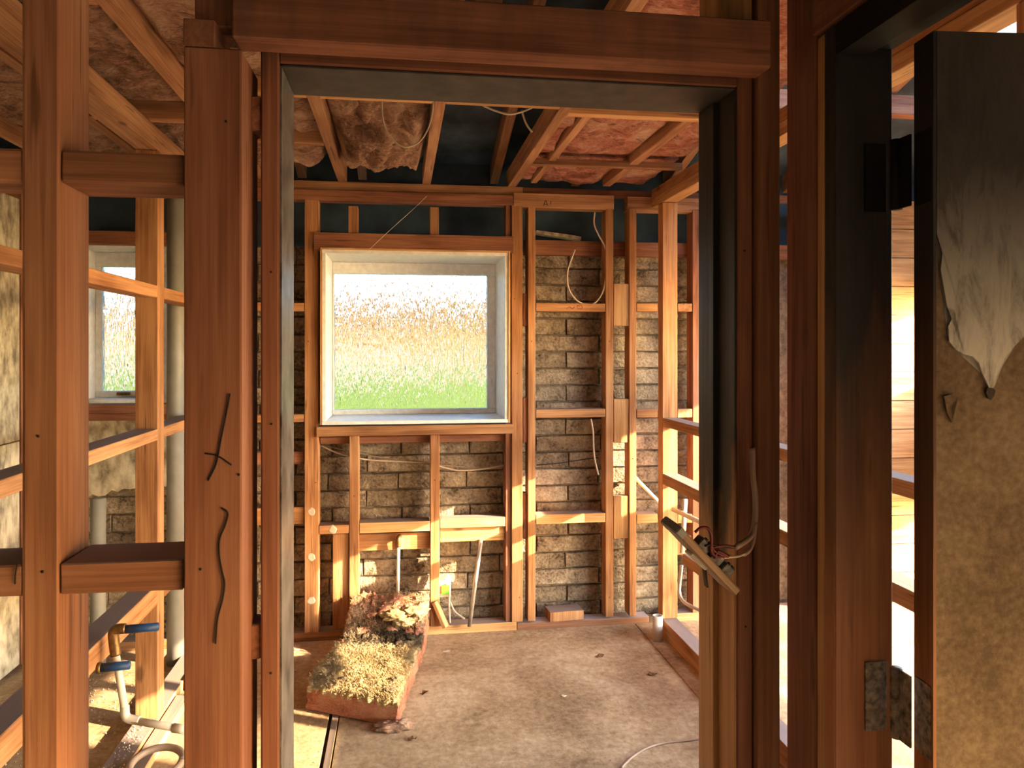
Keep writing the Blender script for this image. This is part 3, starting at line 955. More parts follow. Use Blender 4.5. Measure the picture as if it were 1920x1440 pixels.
# catch on the right stile
cp = atY(921, 716, GY - 0.02)
block("window_catch", (cp.x - 0.008, GY - 0.034, cp.z - 0.03), (cp.x + 0.008, GY - 0.0185, cp.z + 0.02), 'white_paint', win1)
GY2 = 4.36
h00 = atY(193, 733, GY2); h11 = atY(300, 502, GY2)
v00 = Vector((W2[0] + 0.001, 0, W2[2] + 0.001)); v11 = Vector((W2[1] - 0.001, 0, 2.044))
win2 = window("window_2", "small white framed window with rippled glass in the little left room", v00.x, v11.x, v00.z, v11.z, YB + 0.07, GY2,
              h00.x, h11.x, h00.z, h11.z)
cp = atY(232, 738, GY2 - 0.03)
block("window_catch", (cp.x - 0.03, GY2 - 0.05, cp.z - 0.008), (cp.x + 0.03, GY2 - 0.021, cp.z + 0.008), 'brass', win2)

# ================================================================== HALL DOOR
door_1 = empty("door_1", "open black hall door with torn skin at the right edge", "door", (0.640, 0.885, 0), kind="structure")
DA = math.radians(-5)            # stands a little short of square
def door_pt(x, y, z):            # x along the leaf, y through it (0 = face towards the viewer)
    return Vector((0.640 + x * math.cos(DA) - y * math.sin(DA), 0.845 + x * math.sin(DA) + y * math.cos(DA), z))
def door_prism(name, outline, y0, y1, mat, curl=None):
    bm = bmesh.new()
    A = [bm.verts.new(door_pt(x, y0 + (curl(x, z) if curl else 0), z)) for x, z in outline]
    B = [bm.verts.new(door_pt(x, y1 + (curl(x, z) * 0.9 if curl else 0), z)) for x, z in outline]
    bm.faces.new(A); bm.faces.new(B[::-1])
    n = len(A)
    for i in range(n):
        bm.faces.new((A[i], B[i], B[(i + 1) % n], A[(i + 1) % n]))
    bmesh.ops.triangulate(bm, faces=[f for f in bm.faces if len(f.verts) > 4])
    bmesh.ops.recalc_face_normals(bm, faces=bm.faces)
    return mesh_obj(name, bm, M[mat], door_1)
door_prism("core", [(0.002, 0.012), (0.70, 0.012), (0.70, 1.893), (0.002, 1.893)], 0.003, 0.037, 'hardboard')
door_prism("hinge_stile", [(-0.002, 0.01), (0.0018, 0.01), (0.0018, 1.895), (-0.002, 1.895)], 0.0, 0.040, 'wood_char')
def dpix(px, py):
    # where the sight line meets the leaf's face
    nrm = Vector((math.sin(DA), -math.cos(DA), 0)); p0 = door_pt(0, 0, 0) - Vector((0, 0, EYE))
    r = ray(px, py); tt = p0.dot(nrm) / r.dot(nrm)
    P = r * tt
    dx = Vector((math.cos(DA), math.sin(DA), 0))
    return ((P - p0).dot(dx), EYE + P.z)
torn = [(1768, 470), (1764, 505), (1770, 540), (1776, 575), (1790, 582), (1786, 596), (1778, 612), (1780, 640), (1792, 655), (1808, 664), (1824, 668),
        (1836, 680), (1842, 700), (1850, 716), (1858, 735), (1866, 722), (1868, 705), (1880, 686), (1884, 672), (1902, 650), (1920, 628), (1950, 600), (1990, 560), (2060, 545), (2200, 500)]
tp = [dpix(*p) for p in torn]
tp = [(max(0.0025, x), z) for x, z in tp if x < 0.69]
outline = [(0.0025, 1.895)] + [(0.0025, tp[0][1] + 0.02)] + tp + [(0.70, tp[-1][1]), (0.70, 1.895)]
outline = outline[::-1]
door_prism("torn_skin", outline, 0.0, 0.0026, 'veneer')
sc_c = dpix(1782, 755)
door_prism("loose_flake", [(sc_c[0] - 0.008, sc_c[1] + 0.008), (sc_c[0] - 0.004, sc_c[1] - 0.012), (sc_c[0] + 0.002, sc_c[1] - 0.024), (sc_c[0] - 0.001, sc_c[1] - 0.004), (sc_c[0] + 0.01, sc_c[1] + 0.006), (sc_c[0] + 0.002, sc_c[1] + 0.01)], 0.0, 0.0026, 'hardboard')
tipx, tipz = dpix(1857, 737)
door_prism("curled_tip", [(tipx - 0.004, tipz + 0.007), (tipx - 0.006, tipz + 0.001), (tipx - 0.003, tipz - 0.006), (tipx + 0.001, tipz - 0.008), (tipx + 0.004, tipz - 0.004), (tipx + 0.006, tipz + 0.003), (tipx + 0.003, tipz + 0.006)], -0.0008, 0.0026, 'scorch')
def hinge(z, mat, h=0.09):
    xk, yk = XH + 0.073, 0.908
    hk = tube("hinge", [(xk, yk, z - h / 2), (xk, yk, z + h / 2)], 0.0075, mat, door_1, seg=12)
    a = block("hinge_leaf", (XH + 0.043, 0.9275, z - h / 2), (xk, 0.9298, z + h / 2), mat, hk, 0.0005)
    b_ = bmesh.new()
    pts = [door_pt(-0.0035, 0.004, 0), door_pt(-0.0035, 0.036, 0), door_pt(-0.0022, 0.036, 0), door_pt(-0.0022, 0.004, 0)]
    vs1 = [b_.verts.new((p.x, p.y, z - h / 2)) for p in pts]; vs2 = [b_.verts.new((p.x, p.y, z + h / 2)) for p in pts]
    b_.faces.new(vs1); b_.faces.new(vs2)
    for i in range(4): b_.faces.new((vs1[i], vs1[(i + 1) % 4], vs2[(i + 1) % 4], vs2[i]))
    bmesh.ops.recalc_face_normals(b_, faces=b_.faces)
    mesh_obj("hinge_leaf", b_, M[mat], hk)
    # web between knuckle and door edge
    block("hinge_web", (xk - 0.001, 0.880, z - h / 2), (xk + 0.002, yk, z + h / 2), mat, hk, 0.0005)
hinge(1.055, 'steel'); hinge(1.735, 'black_paint')

# ================================================================== INSULATION
def fbm(p, o=4):
    v, a = 0.0, 0.5
    for _ in range(o):
        v += a * mnoise.noise(p); p = p * 2.03; a *= 0.5
    return v
def ceiling_batt(label, x0, x1, y0, y1, zb, mat, amp=0.03, sag=0.0, thick=0.09, seed=0, sag_at=0.7, nx=44, ny=44):
    """Soft batt pushed up between joists; its underside hangs in folds."""
    off = Vector((seed * 7.3, seed * 3.1, seed * 1.7))
    bm = bmesh.new()
    cx_, cy_ = (x0 + x1) / 2, (y0 + y1) / 2
    G = []
    for j in range(ny + 1):
        row = []
        for i in range(nx + 1):
            u, v = i / nx, j / ny
            e = min(1, min(u, 1 - u) * 7) * min(1, min(v, 1 - v) * 7)
            x = x0 + (x1 - x0) * u; y = y0 + (y1 - y0) * v
            p = Vector((x * 5, y * 5, 0)) + off
            fold = fbm(p, 6) + 0.5 * fbm(p * 3.1 + Vector((4, 4, 4)), 4) + 0.35 * (1 - abs(mnoise.noise(p * 1.7)) * 3)
            z = zb + amp * fold * e - sag * math.exp(-((v - sag_at) / 0.28) ** 2) * (0.8 + 0.2 * math.sin(math.pi * u)) * min(1, min(u, 1 - u) * 11) * (1 + 0.5 * mnoise.noise(Vector((u * 4, v * 3, seed)))) + (1 - e) * 0.025
            jx = 0.012 * mnoise.noise(p * 2.1 + Vector((9, 0, 0))); jy = 0.02 * mnoise.noise(p * 2.1 + Vector((0, 9, 0)))
            inx = 0 if i in (0, nx) else 1; iny = 0 if j in (0, ny) else 1
            row.append(bm.verts.new((x - cx_ + jx * inx, y - cy_ + jy * iny, z - zb)))
        G.append(row)
    for j in range(ny):
        for i in range(nx):
            bm.faces.new((G[j][i], G[j + 1][i], G[j + 1][i + 1], G[j][i + 1]))
    rim = [G[0][i] for i in range(nx + 1)] + [G[j][nx] for j in range(1, ny + 1)] + [G[ny][i] for i in range(nx - 1, -1, -1)] + [G[j][0] for j in range(ny - 1, 0, -1)]
    topv = [bm.verts.new((v.co.x, v.co.y, thick)) for v in rim]
    n = len(rim)
    for i in range(n):
        bm.faces.new((rim[i], rim[(i + 1) % n], topv[(i + 1) % n], topv[i]))
    bm.faces.new(topv)
    bmesh.ops.recalc_face_normals(bm, faces=bm.faces)
    o = mesh_obj("insulation_batt", bm, M[mat], smooth=True)
    o.location = (cx_, cy_, zb)
    return tag(o, label, "insulation", "ceiling insulation batts")
ceiling_batt("drooping soiled brown insulation batt above the doorway, hanging between two joists", -0.274, 0.112, 2.77, 3.74, 2.43, 'batt_brown', 0.10, 0.12, 0.11, 1, 0.75, 90, 130)
ceiling_batt("mottled insulation batt left of the drooping one, above the left end of the opening", -0.714, -0.326, 2.77, 3.355, 2.415, 'batt_brown', 0.04, 0.0, 0.09, 2)
ceiling_batt("short soiled batt end behind the ceiling nogging over the window's left side", -0.714, -0.326, 3.41, 3.75, 2.43, 'batt_brown', 0.04, 0.05, 0.09, 3)
ceiling_batt("narrow pink batt strip beside the joist at the middle of the ceiling", 0.626, 0.698, 2.85, 3.595, 2.425, 'batt_pink', 0.02, 0.0, 0.06, 4, 0.5, 14, 60)
ceiling_batt("largest pink insulation batt in the ceiling at the right, nearer the doorway", 0.738, 1.097, 2.85, 3.595, 2.425, 'batt_pink', 0.035, 0.0, 0.06, 12, 0.5, 50, 70)
ceiling_batt("pink batt along the right partition's top plate, nearer the doorway", 1.148, 1.366, 2.85, 3.595, 2.425, 'batt_pink', 0.03, 0.0, 0.06, 13, 0.5, 30, 60)
ceiling_batt("narrow pink batt strip by the back wall at the middle of the ceiling", 0.626, 0.698, 3.645, 4.20, 2.425, 'batt_pink', 0.02, 0.0, 0.06, 14, 0.5, 14, 40)
ceiling_batt("pink insulation batt in the ceiling against the back wall", 0.738, 1.097, 3.645, 4.20, 2.425, 'batt_pink', 0.035, 0.0, 0.06, 5, 0.5, 50, 50)
ceiling_batt("pink batt in the far right ceiling corner by the back wall", 1.148, 1.366, 3.645, 4.20, 2.425, 'batt_pink', 0.03, 0.0, 0.06, 15, 0.5, 30, 40)
ceiling_batt("tan insulation batt between joists at the top left beside the tall stud", -0.714, -0.326, 1.55, 2.70, 2.425, 'batt_brown', 0.05, 0.03, 0.09, 6)
ceiling_batt("tan insulation batt over the far end of the little left room", -1.155, -0.765, 2.12, 3.08, 2.43, 'batt_brown', 0.05, 0.0, 0.09, 7)
ceiling_batt("tan insulation batt tucked over the left partition near the back wall", -1.155, -0.765, 3.16, 3.82, 2.43, 'batt_brown', 0.05, 0.0, 0.09, 8)
ceiling_batt("grey brown insulation batt at the far left edge of the ceiling", -1.595, -1.205, 1.76, 2.9, 2.43, 'batt_brown', 0.06, 0.03, 0.09, 9)
ceiling_batt("grey insulation batt above the small window", -1.595, -1.205, 2.95, 4.0, 2.43, 'batt_brown', 0.06, 0.0, 0.09, 10)
ceiling_batt("pink insulation strip seen above the near doorway's right post", 0.63, 1.36, 1.30, 2.78, 2.425, 'batt_pink', 0.03, 0.0, 0.07, 11)

# ---- the batt lying on the floor
fb = empty("floor_batt", "torn pink and straw coloured insulation batt lying on the floor", "insulation", (-0.05, 3.5, 0))
FL = Vector((-0.387, 3.31, 0)); FR = Vector((-0.010, 3.095, 0))
BLp = Vector((-0.245, 4.045, 0)); BRp = Vector((0.150, 4.02, 0))
def batt_top(s, t_):
    """height of the top surface, s from front to back, t across"""
    base = 0.100 + 0.012 * math.sin(s * 9)
    if s < 0.60:
        h = base + 0.015 * s
    elif s < 0.72:
        k = (s - 0.60) / 0.12
        h = base + 0.009 - 0.045 * math.sin(k * math.pi / 2)
    else:
        k = (s - 0.72) / 0.28
        h = base - 0.036 + 0.17 * k ** 1.2 
    return h
def batt_bottom(s):
    return 0.003 if s < 0.86 else 0.003 + 0.05 * min(1, (s - 0.86) / 0.06)
def batt_xy(s, t_):
    a = FL.lerp(BLp, s); b_ = FR.lerp(BRp, s)
    p = a.lerp(b_, t_)
    return p
NS, NT = 150, 90
def batt_surface(name, mat, s0, s1, lift=0.0, seed=0, rough=0.02):
    bm = bmesh.new()
    G = []
    for i in range(NS + 1):
        s = s0 + (s1 - s0) * i / NS
        row = []
        for j in range(NT + 1):
            t_ = j / NT
            p = batt_xy(s, t_)
            q = Vector((p.x * 14, p.y * 14, seed))
            n = fbm(q, 5) + 0.7 * fbm(q * 3.3, 4)
            e = min(1, min(t_, 1 - t_) * 12, (s - 0) * 25 + 0.1)
            z = batt_top(s, t_) + rough * n * (0.5 + 0.5 * e) - (1 - e) * 0.010 + lift
            edge = (t_ - 0.5) * 2
            wob = 0.010 * mnoise.noise(Vector((s * 18, j * 0.2, 5 + seed)))
            row.append(bm.verts.new((p.x + wob, p.y + wob * 0.7, z)))
        G.append(row)
    for i in range(NS):
        for j in range(NT):
            bm.faces.new((G[i][j], G[i][j + 1], G[i + 1][j + 1], G[i + 1][j]))
    # skirt down to the underside of this skin
    rim = [G[0][j] for j in range(NT + 1)] + [G[i][NT] for i in range(1, NS + 1)] + [G[NS][j] for j in range(NT - 1, -1, -1)] + [G[i][0] for i in range(NS - 1, 0, -1)]
    lo_ = [bm.verts.new((v.co.x, v.co.y, v.co.z - 0.018)) for v in rim]
    n = len(rim)
    for i in range(n):
        bm.faces.new((rim[i], lo_[i], lo_[(i + 1) % n], rim[(i + 1) % n]))
    bmesh.ops.recalc_face_normals(bm, faces=bm.faces)
    return mesh_obj(name, bm, M[mat], fb, smooth=True)
bm = bmesh.new()
rings = []
for i in range(81):
    s = i / 80
    L_, R_ = batt_xy(s, 0.0), batt_xy(s, 1.0)
    bt = batt_bottom(s); tp_ = batt_top(s, 0.5) - 0.012
    ring = []
    for j in range(13):
        z = bt + (tp_ - bt) * j / 12
        ring.append(bm.verts.new((L_.x + 0.012 * mnoise.noise(Vector((s * 14, z * 40, 2))), L_.y, z)))
    for j in range(12, -1, -1):
        z = bt + (tp_ - bt) * j / 12
        ring.append(bm.verts.new((R_.x + 0.012 * mnoise.noise(Vector((s * 14, z * 40, 7))), R_.y, z)))
    rings.append(ring)
for a, b_ in zip(rings, rings[1:]):
    n = len(a)
    for k in range(n):
        bm.faces.new((a[k], a[(k + 1) % n], b_[(k + 1) % n], b_[k]))
def cap(ring, other):
    # front end face, slightly ragged
    for j in range(12):
        cols = 24
        pass
bm.faces.new(rings[0]); bm.faces.new(rings[-1])
bmesh.ops.recalc_face_normals(bm, faces=bm.faces)
mesh_obj("batt_body", bm, M['batt_side'], fb, smooth=False)
batt_surface("straw_top", 'batt_straw', 0.0, 0.605, 0.004, 1, 0.028)["label"] = "straw coloured torn top"
batt_surface("blackened_band", 'batt_dark', 0.59, 0.80, 0.003, 2, 0.034)["label"] = "blackened band across the fold"
batt_surface("pink_end", 'batt_pink', 0.785, 1.0, 0.002, 3, 0.04)["label"] = "pink end leaning on the wall"
def fibres(name, mat, n, s0, s1, L=(0.012, 0.035), seed=5, w=0.0011, front=False):
    rr = random.Random(seed)
    V, F = [], []
    for _ in range(n):
        s = rr.uniform(s0, s1); t_ = rr.uniform(0.005, 0.995)
        if front:
            s = rr.uniform(0.0, 0.02)
        p = batt_xy(s, t_)
        nn = fbm(Vector((p.x * 14, p.y * 14, 1)), 5)
        z = batt_top(s, t_) + 0.004 + 0.02 * nn
        if front:
            z = rr.uniform(0.004, 0.03)
        a = rr.uniform(0, 2 * math.pi); l = rr.uniform(*L)
        d = Vector((math.cos(a), math.sin(a), rr.uniform(-0.1, 0.45)))
        sd = Vector((-math.sin(a), math.cos(a), 0)) * w
        b0 = Vector((p.x, p.y, z)); m_ = b0 + d * l * 0.5 + Vector((0, 0, 0.006)) + sd * rr.uniform(-4, 4); e_ = b0 + d * l
        e_.z -= 0.004
        k = len(V)
        V += [b0 - sd, b0 + sd, m_ + sd, m_ - sd, e_]
        F += [(k, k + 1, k + 2, k + 3), (k + 3, k + 2, k + 4)]
    me = bpy.data.meshes.new(name)
    me.from_pydata([tuple(v) for v in V], [], F)
    me.materials.append(M[mat])
    o = bpy.data.objects.new(name, me)
    COL.objects.link(o); put(o, fb)
    o["kind"] = "stuff"
    return o
fibres("straw_fibres", 'batt_straw', 9000, 0.0, 0.60)
fibres("dark_fibres", 'batt_dark', 2500, 0.58, 0.86, seed=8)
fibres("pale_fibres", 'batt_straw', 1800, 0.80, 1.0, seed=9)
# ragged tuft at the foot of the near end
def tuft(name, c, r, mat, seed):
    bm = bmesh.new()
    bmesh.ops.create_icosphere(bm, subdivisions=4, radius=1)
    for v in bm.verts:
        n = fbm(v.co * 2.2 + Vector((seed, 0, 0)), 5)
        v.co = Vector((v.co.x * r[0], v.co.y * r[1], v.co.z * r[2])) * (1 + 0.9 * n)
        v.co.z = max(v.co.z, -r[2] * 0.6)
    o = mesh_obj(name, bm, M[mat], smooth=True)
    o.location = c
    put(o, fb)
    return o
tuft("torn_tuft", (-0.035, 3.085, 0.012), (0.075, 0.035, 0.018), 'batt_brown', 3)
tuft("torn_tuft", (0.005, 3.09, 0.014), (0.045, 0.03, 0.02), 'batt_brown', 8)
for sx, st, sr in ((0.07, 0.90, 0.022), (0.10, 0.36, 0.016), (0.17, 0.92, 0.02), (0.66, 0.30, 0.03), (0.70, 0.75, 0.04), (0.88, 0.6, 0.05), (0.90, 0.85, 0.045), (0.84, 0.72, 0.04)):
    p = batt_xy(sx, st)
    tuft("torn_tuft", (p.x, p.y, batt_top(sx, st) + 0.006), (sr * 1.4, sr, sr * 0.5), 'batt_straw' if sx > 0.8 else 'batt_dark', sx * 30)

# ================================================================== PIPES
def pipe(name, label, pts, r, mat, **kw):
    o = tube(name, pts, r, mat, **kw)
    return tag(o, label, "pipe")
# grey vent pipe in the corner of the little room
p = atY(329, 700, 3.88)
pipe("vent_pipe", "tall grey vent pipe rising behind the left partition", [(p.x, 3.88, 0.002), (p.x, 3.88, 2.9)], 0.039, 'pvc_grey', seg=24, curve=False)
p = atY(184, 980, 3.9)
pipe("waste_pipe", "short grey waste pipe below the broken sheet in the left room", [(p.x, 3.9, 0.002), (p.x, 3.9, 0.80)], 0.034, 'pvc_grey', seg=20, curve=False)
# white cold water pipe with brass elbow and blue stub
YP = 2.62
cw = empty("water_pipe", "white water pipe with brass elbow and blue stub, fixed to the left partition", "pipe", (-0.9, YP, 0.3))
b0 = atY(235, 1350, YP); t0 = atY(217, 1226, YP); e0 = atY(352, 1369, YP - 0.03)
tube("riser", [t0, b0 + Vector((0, 0, 0.02))], 0.0118, 'pvc_white', cw, seg=14, curve=False)
tube("bend", [b0 + Vector((-0.002, 0, 0.045)), b0 + Vector((0.0, 0, 0.016)), b0 + Vector((0.012, 0, 0.003)), b0 + Vector((0.045, -0.004, -0.003))], 0.0142, 'pvc_white', cw, seg=14)
tube("run", [b0 + Vector((0.02, -0.003, 0.0)), e0], 0.0118, 'pvc_white', cw, seg=14, curve=False)
tube("collar", [e0.lerp(b0, 0.24), e0], 0.0145, 'pvc_white', cw, seg=14, curve=False)
el = atY(214, 1184, YP)
tube("brass_elbow", [t0 + Vector((0, 0, -0.004)), t0 + Vector((-0.004, 0, 0.03)), el + Vector((-0.002, 0, -0.006)), el + Vector((0.008, 0, 0.006)), el + Vector((0.035, 0, 0.008))], 0.0165, 'brass', cw, seg=14)
s0 = atY(224, 1181, YP); s1 = atY(297, 1175, YP)
tube("blue_stub", [s0, s1], 0.0135, 'blue', cw, seg=16, curve=False, hollow=True)
s1 = atY(243, 1247, 2.60)
hw = empty("water_stub", "lower blue pipe stub sticking out of the left partition's nogging", "pipe", (XL + 0.002, 2.60, s1.z))
tube("blue_stub", [(XL + 0.001, 2.60, s1.z - 0.004), s1], 0.0135, 'blue', hw, seg=16, curve=False, hollow=True)
tube("brass_collar", [(XL + 0.0005, 2.60, s1.z - 0.004), (XL + 0.012, 2.60, s1.z - 0.004)], 0.017, 'brass', hw, seg=14, curve=False)
# pipes under the big window
vp = empty("feed_pipe", "short white feed pipe hanging from a rail below the window", "pipe", (0, 4.06, 0))
a0 = atY(747, 1022, YB - 0.005); a1 = atY(746, 1125, YB - 0.005)
tube("drop", [a0, a1], 0.0085, 'pvc_white', vp, seg=12, curve=False)
tube("brass_elbow", [a0 + Vector((0.008, 0.03, 0.04)), a0 + Vector((0, 0.0, 0.035)), a0 + Vector((0, 0, -0.01))], 0.0125, 'brass', vp, seg=12)
block("saddle", (a0.x - 0.004, YB + 0.02, a0.z - 0.03), (a0.x + 0.06, YB + 0.035, a0.z + 0.03), 'wood_pale', vp)
l0 = atY(902, 1012, YB + 0.02); l1 = atY(880, 1172, YB - 0.035)
pipe("leaning_pipe", "thin galvanised pipe leaning against the back wall below the window", [(l1.x, l1.y, 0.046), (l0.x, l0.y, l0.z)], 0.011, 'copper_dull', seg=14, curve=False, hollow=True)
# cut floor pipe
fp = atZ(1233, 1200, 0.0)
pipe("floor_pipe", "cut white waste pipe standing on the floor by the right partition", [(fp.x, fp.y, 0), (fp.x, fp.y, 0.128)], 0.026, 'pvc_white', seg=24, curve=False, hollow=True)
# pipes in the right partition
q0 = atY(1285, 936, 3.75); q1 = atY(1279, 1000, 3.75)
pipe("upright_pipe", "sunlit white upright pipe behind the right partition's studs", [(q1.x, 3.75, q1.z - 0.10), (q0.x, 3.75, q0.z)], 0.012, 'pvc_white', curve=False)
q0 = atY(1262, 955, 3.83); q1 = atX(1318, 984, XR + 0.10)
pipe("sloping_pipe", "white pipe running along the right partition towards the doorway", [q0, (XR + 0.10, 3.2, q0.z - 0.005)], 0.012, 'pvc_white', curve=False)
q0 = atY(1200, 905, YB + 0.06); q1 = atY(1236, 942, YB + 0.03)
pipe("corner_pipe", "short white pipe slanting out of the brickwork in the right corner", [q0 + Vector((-0.01, 0.05, 0.02)), q0, q1], 0.010, 'pvc_white')
q0 = atY(1278, 1060, 3.84); q1 = atY(1276, 1120, 3.84)
pipe("low_pipe", "dull thin pipe dropping and bending low in the right partition", [q0, q1, atX(1318, 1148, XR + 0.1)], 0.009, 'copper_dull', n=8)
# hose ring at the foot of the left partition
hr = atZ(293, 1432, 0.06)
pts = [(hr.x + 0.085 * math.cos(a), hr.y + 0.085 * math.sin(a), 0.062 + 0.012 * math.sin(a)) for a in [k * 2 * math.pi / 20 for k in range(21)]]
tag(tube("hose_ring", pts, 0.013, 'cable_grey', n=3), "grey ring of hose lying at the foot of the left partition", "hose")

# ================================================================== CABLES
def cable(label, pts, r=0.0035, mat='cable', name="cable", flat=1.0):
    return tag(tube(name, pts, r, mat, seg=8, n=8, flat=flat), label, "cable")
Yc = YB - 0.006
cable("cream cable looping down between the studs right of the window", [atY(x, y, Yc + 0.02) for x, y in ((1078, 468), (1070, 490), (1064, 510), (1066, 540), (1080, 562), (1098, 571), (1115, 568), (1130, 548), (1136, 520), (1138, 490), (1135, 465), (1122, 440), (1114, 420), (1115, 398))], 0.0045)
cable("cream cable sagging across the bricks below the window", [atY(x, y, YB + 0.10) for x, y in ((602, 836), (640, 852), (690, 862), (740, 865), (800, 868))] + [atY(x, y, YB + 0.10) for x, y in ((830, 876), (860, 882), (900, 880), (946, 872))], 0.004)
cable("second thinner cable running above the sagging one below the window", [atY(x, y, YB + 0.11) for x, y in ((602, 834), (650, 845), (700, 855), (760, 866), (806, 871), (850, 874), (910, 879), (946, 875))], 0.003, 'cable_grey')
cable("short cable dangling beside the stud at the right of the window wall", [atY(x, y, YB + 0.03) for x, y in ((1108, 785), (1112, 810), (1113, 840), (1116, 865), (1122, 890))], 0.005)
cable("dark cable crossing the bricks right of the window", [atY(x, y, YBR - 0.02) for x, y in ((1006, 872), (1050, 868), (1090, 862), (1122, 858))], 0.003, 'black')
cable("thin cable hanging in a loop below the drooping ceiling insulation", [atY(x, y, 2.70) for x, y in ((716, 190), (717, 215), (722, 238), (735, 260), (752, 274), (772, 274), (790, 262), (803, 240), (810, 215), (812, 192))], 0.0028)
cable("white cable draped across the dark gap in the ceiling", [atY(x, y, 2.9) for x, y in ((905, 198), (930, 208), (955, 214), (980, 209), (1003, 199))], 0.004)
cable("short pale cable tail hanging in the dark roof gap", [atY(x, y, 3.0) for x, y in ((978, 206), (984, 226), (990, 238), (998, 248))], 0.004)
cable("grey cable lying as an arc on the floor at the lower right", [atZ(x, y, 0.005) for x, y in ((1165, 1440), (1185, 1420), (1215, 1402), (1250, 1392), (1290, 1388), (1330, 1382))], 0.0045, 'cable_grey')
tag(tube("cobweb_thread", [atY(690, 470, YB - 0.03), atY(735, 428, 4.0), atY(775, 392, 3.95), atY(800, 368, 3.9)], 0.0011, 'web', seg=5), "single pale cobweb thread slanting above the window", "cobweb")
# strip of flashing and rubbish on the brick top
fl0 = atY(1004, 436, YB + 0.16); fl1 = atY(1088, 448, YB + 0.16)
tag(bar("flashing_strip", fl0, fl1, 0.05, 0.022, 'foil'), "crumpled pale flashing strip lying on top of the brickwork", "flashing")

# ================================================================== SWITCH HANGING FROM ITS CABLE
Ysw = 1.0
sw = empty("light_switch", "brown switch plate hanging by red wires at the right jamb", "switch", atY(1313, 1045, Ysw))
a0 = atY(1258, 984, Ysw); a1 = atY(1368, 1100, Ysw + 0.015)
bar("plate", a0, a1, 0.0115, 0.050, 'switch', sw, 0.002, up=Vector((0, 1, 0)))
ax_ = (a1 - a0).normalized(); nrm = ax_.cross(Vector((0, 1, 0))).normalized()
if nrm.x < 0: nrm = -nrm
bar("end_cap", a0 - ax_ * 0.002, a0 + ax_ * 0.014, 0.0125, 0.051, 'pvc_grey', sw, 0.002, up=Vector((0, 1, 0)))
L = (a1 - a0).length
for k, (f0, f1) in enumerate(((0.34, 0.50), (0.54, 0.70), (0.74, 0.88))):
    p = a0 + ax_ * L * f0 + nrm * 0.013; q = a0 + ax_ * L * f1 + nrm * 0.013
    tb = bar("terminal", p, q, 0.014, 0.018, 'terminal', sw, 0.0015, up=Vector((0, 1, 0)))
    for g in (0.3, 0.7):
        c = p.lerp(q, g) + nrm * 0.0072
        tube("terminal_screw", [c + Vector((0, -0.006, 0)) - nrm * 0.002, c + Vector((0, -0.006, 0)) + nrm * 0.002], 0.003, 'nail', tb, seg=8, curve=False)
p = a0 + ax_ * L * 0.45 - nrm * 0.008
bar("rocker", a0 + ax_ * L * 0.36 - nrm * 0.008, a0 + ax_ * L * 0.62 - nrm * 0.007, 0.006, 0.018, 'pvc_white', sw, 0.0015, up=Vector((0, 1, 0)))
bar("mounting_lug", a0 + ax_ * L * 0.66 - nrm * 0.006 + Vector((-0.004, 0, 0)), a0 + ax_ * L * 0.72 - nrm * 0.010 + Vector((-0.003, 0, -0.016)), 0.003, 0.010, 'nail', sw, 0.0005, up=Vector((0, 1, 0)))
def swp(x, y, Y=Ysw - 0.004): return atY(x, y, Y)
tube("red_wire", [swp(1303, 998), swp(1313, 990), swp(1326, 990), swp(1333, 1003), swp(1334, 1020), swp(1338, 1032), swp(1352, 1040), swp(1365, 1044)], 0.0021, 'red', sw, seg=8)
tube("red_wire", [swp(1334, 1040), swp(1337, 1028), swp(1348, 1024), swp(1362, 1023), swp(1378, 1026)], 0.0018, 'red', sw, seg=8)
tube("red_wire", [swp(1340, 1048), swp(1345, 1034), swp(1356, 1038), swp(1366, 1043)], 0.0024, 'red', sw, seg=8)
tube("red_wire", [swp(1332, 1022), swp(1334, 1034), swp(1341, 1042), swp(1358, 1045)], 0.0022, 'red', sw, seg=8)
tube("black_wire", [swp(1322, 1024), swp(1335, 1021), swp(1355, 1026), swp(1378, 1027)], 0.0014, 'black', sw, seg=8)
tube("bare_wire", [swp(1350, 1047), swp(1368, 1045), swp(1385, 1043), swp(1397, 1038)], 0.0016, 'cable', sw, seg=8)
tube("supply_cable", [swp(1378, 1027, Ysw - 0.004), swp(1388, 1021, Ysw + 0.0), swp(1402, 1011, Ysw + 0.01), swp(1411, 998, Ysw + 0.02), swp(1416, 970, Ysw + 0.025), swp(1416, 930, Ysw + 0.027), swp(1412, 890, Ysw + 0.027), swp(1411, 840, Ysw + 0.027)], 0.0042, 'cable_grey', sw, seg=10)
tube("supply_cable", [swp(1395, 1040), swp(1406, 1030, Ysw + 0.01), swp(1413, 1012, Ysw + 0.018), swp(1417, 980, Ysw + 0.022)], 0.003, 'cable_grey', sw, seg=10)

# ================================================================== THINGS ON THE FLOOR
wb_c = atZ(1064, 1168, 0.036)
wb = block("wood_block", (-0.095, -0.055, 0), (0.095, 0.055, 0.052), 'wood')
wb.location = (wb_c.x, YB + 0.055, 0.036); wb.rotation_euler = (0, 0, math.radians(4))
tag(wb, "flat square timber block on the bottom plate right of the window", "timber block")
of0 = atY(836, 1182, YB - 0.03); of1 = atY(815, 1128, YB - 0.005)
o = bar("timber_offcut", (of0.x, of0.y, 0.048), of1, 0.045, 0.02, 'wood_pale')
tag(o, "short drilled timber offcut leaning beside the floor batt", "offcut")
gb = atY(832, 1130, YB + 0.02)
g_ = empty("plastic_box", "small green and white plastic wall box behind the leaning offcut", "plastic box", (gb.x, YB + 0.03, 0.045))
block("green_body", (gb.x - 0.012, YB + 0.03, 0.20), (gb.x + 0.028, YB + 0.05, 0.245), 'green', g_)
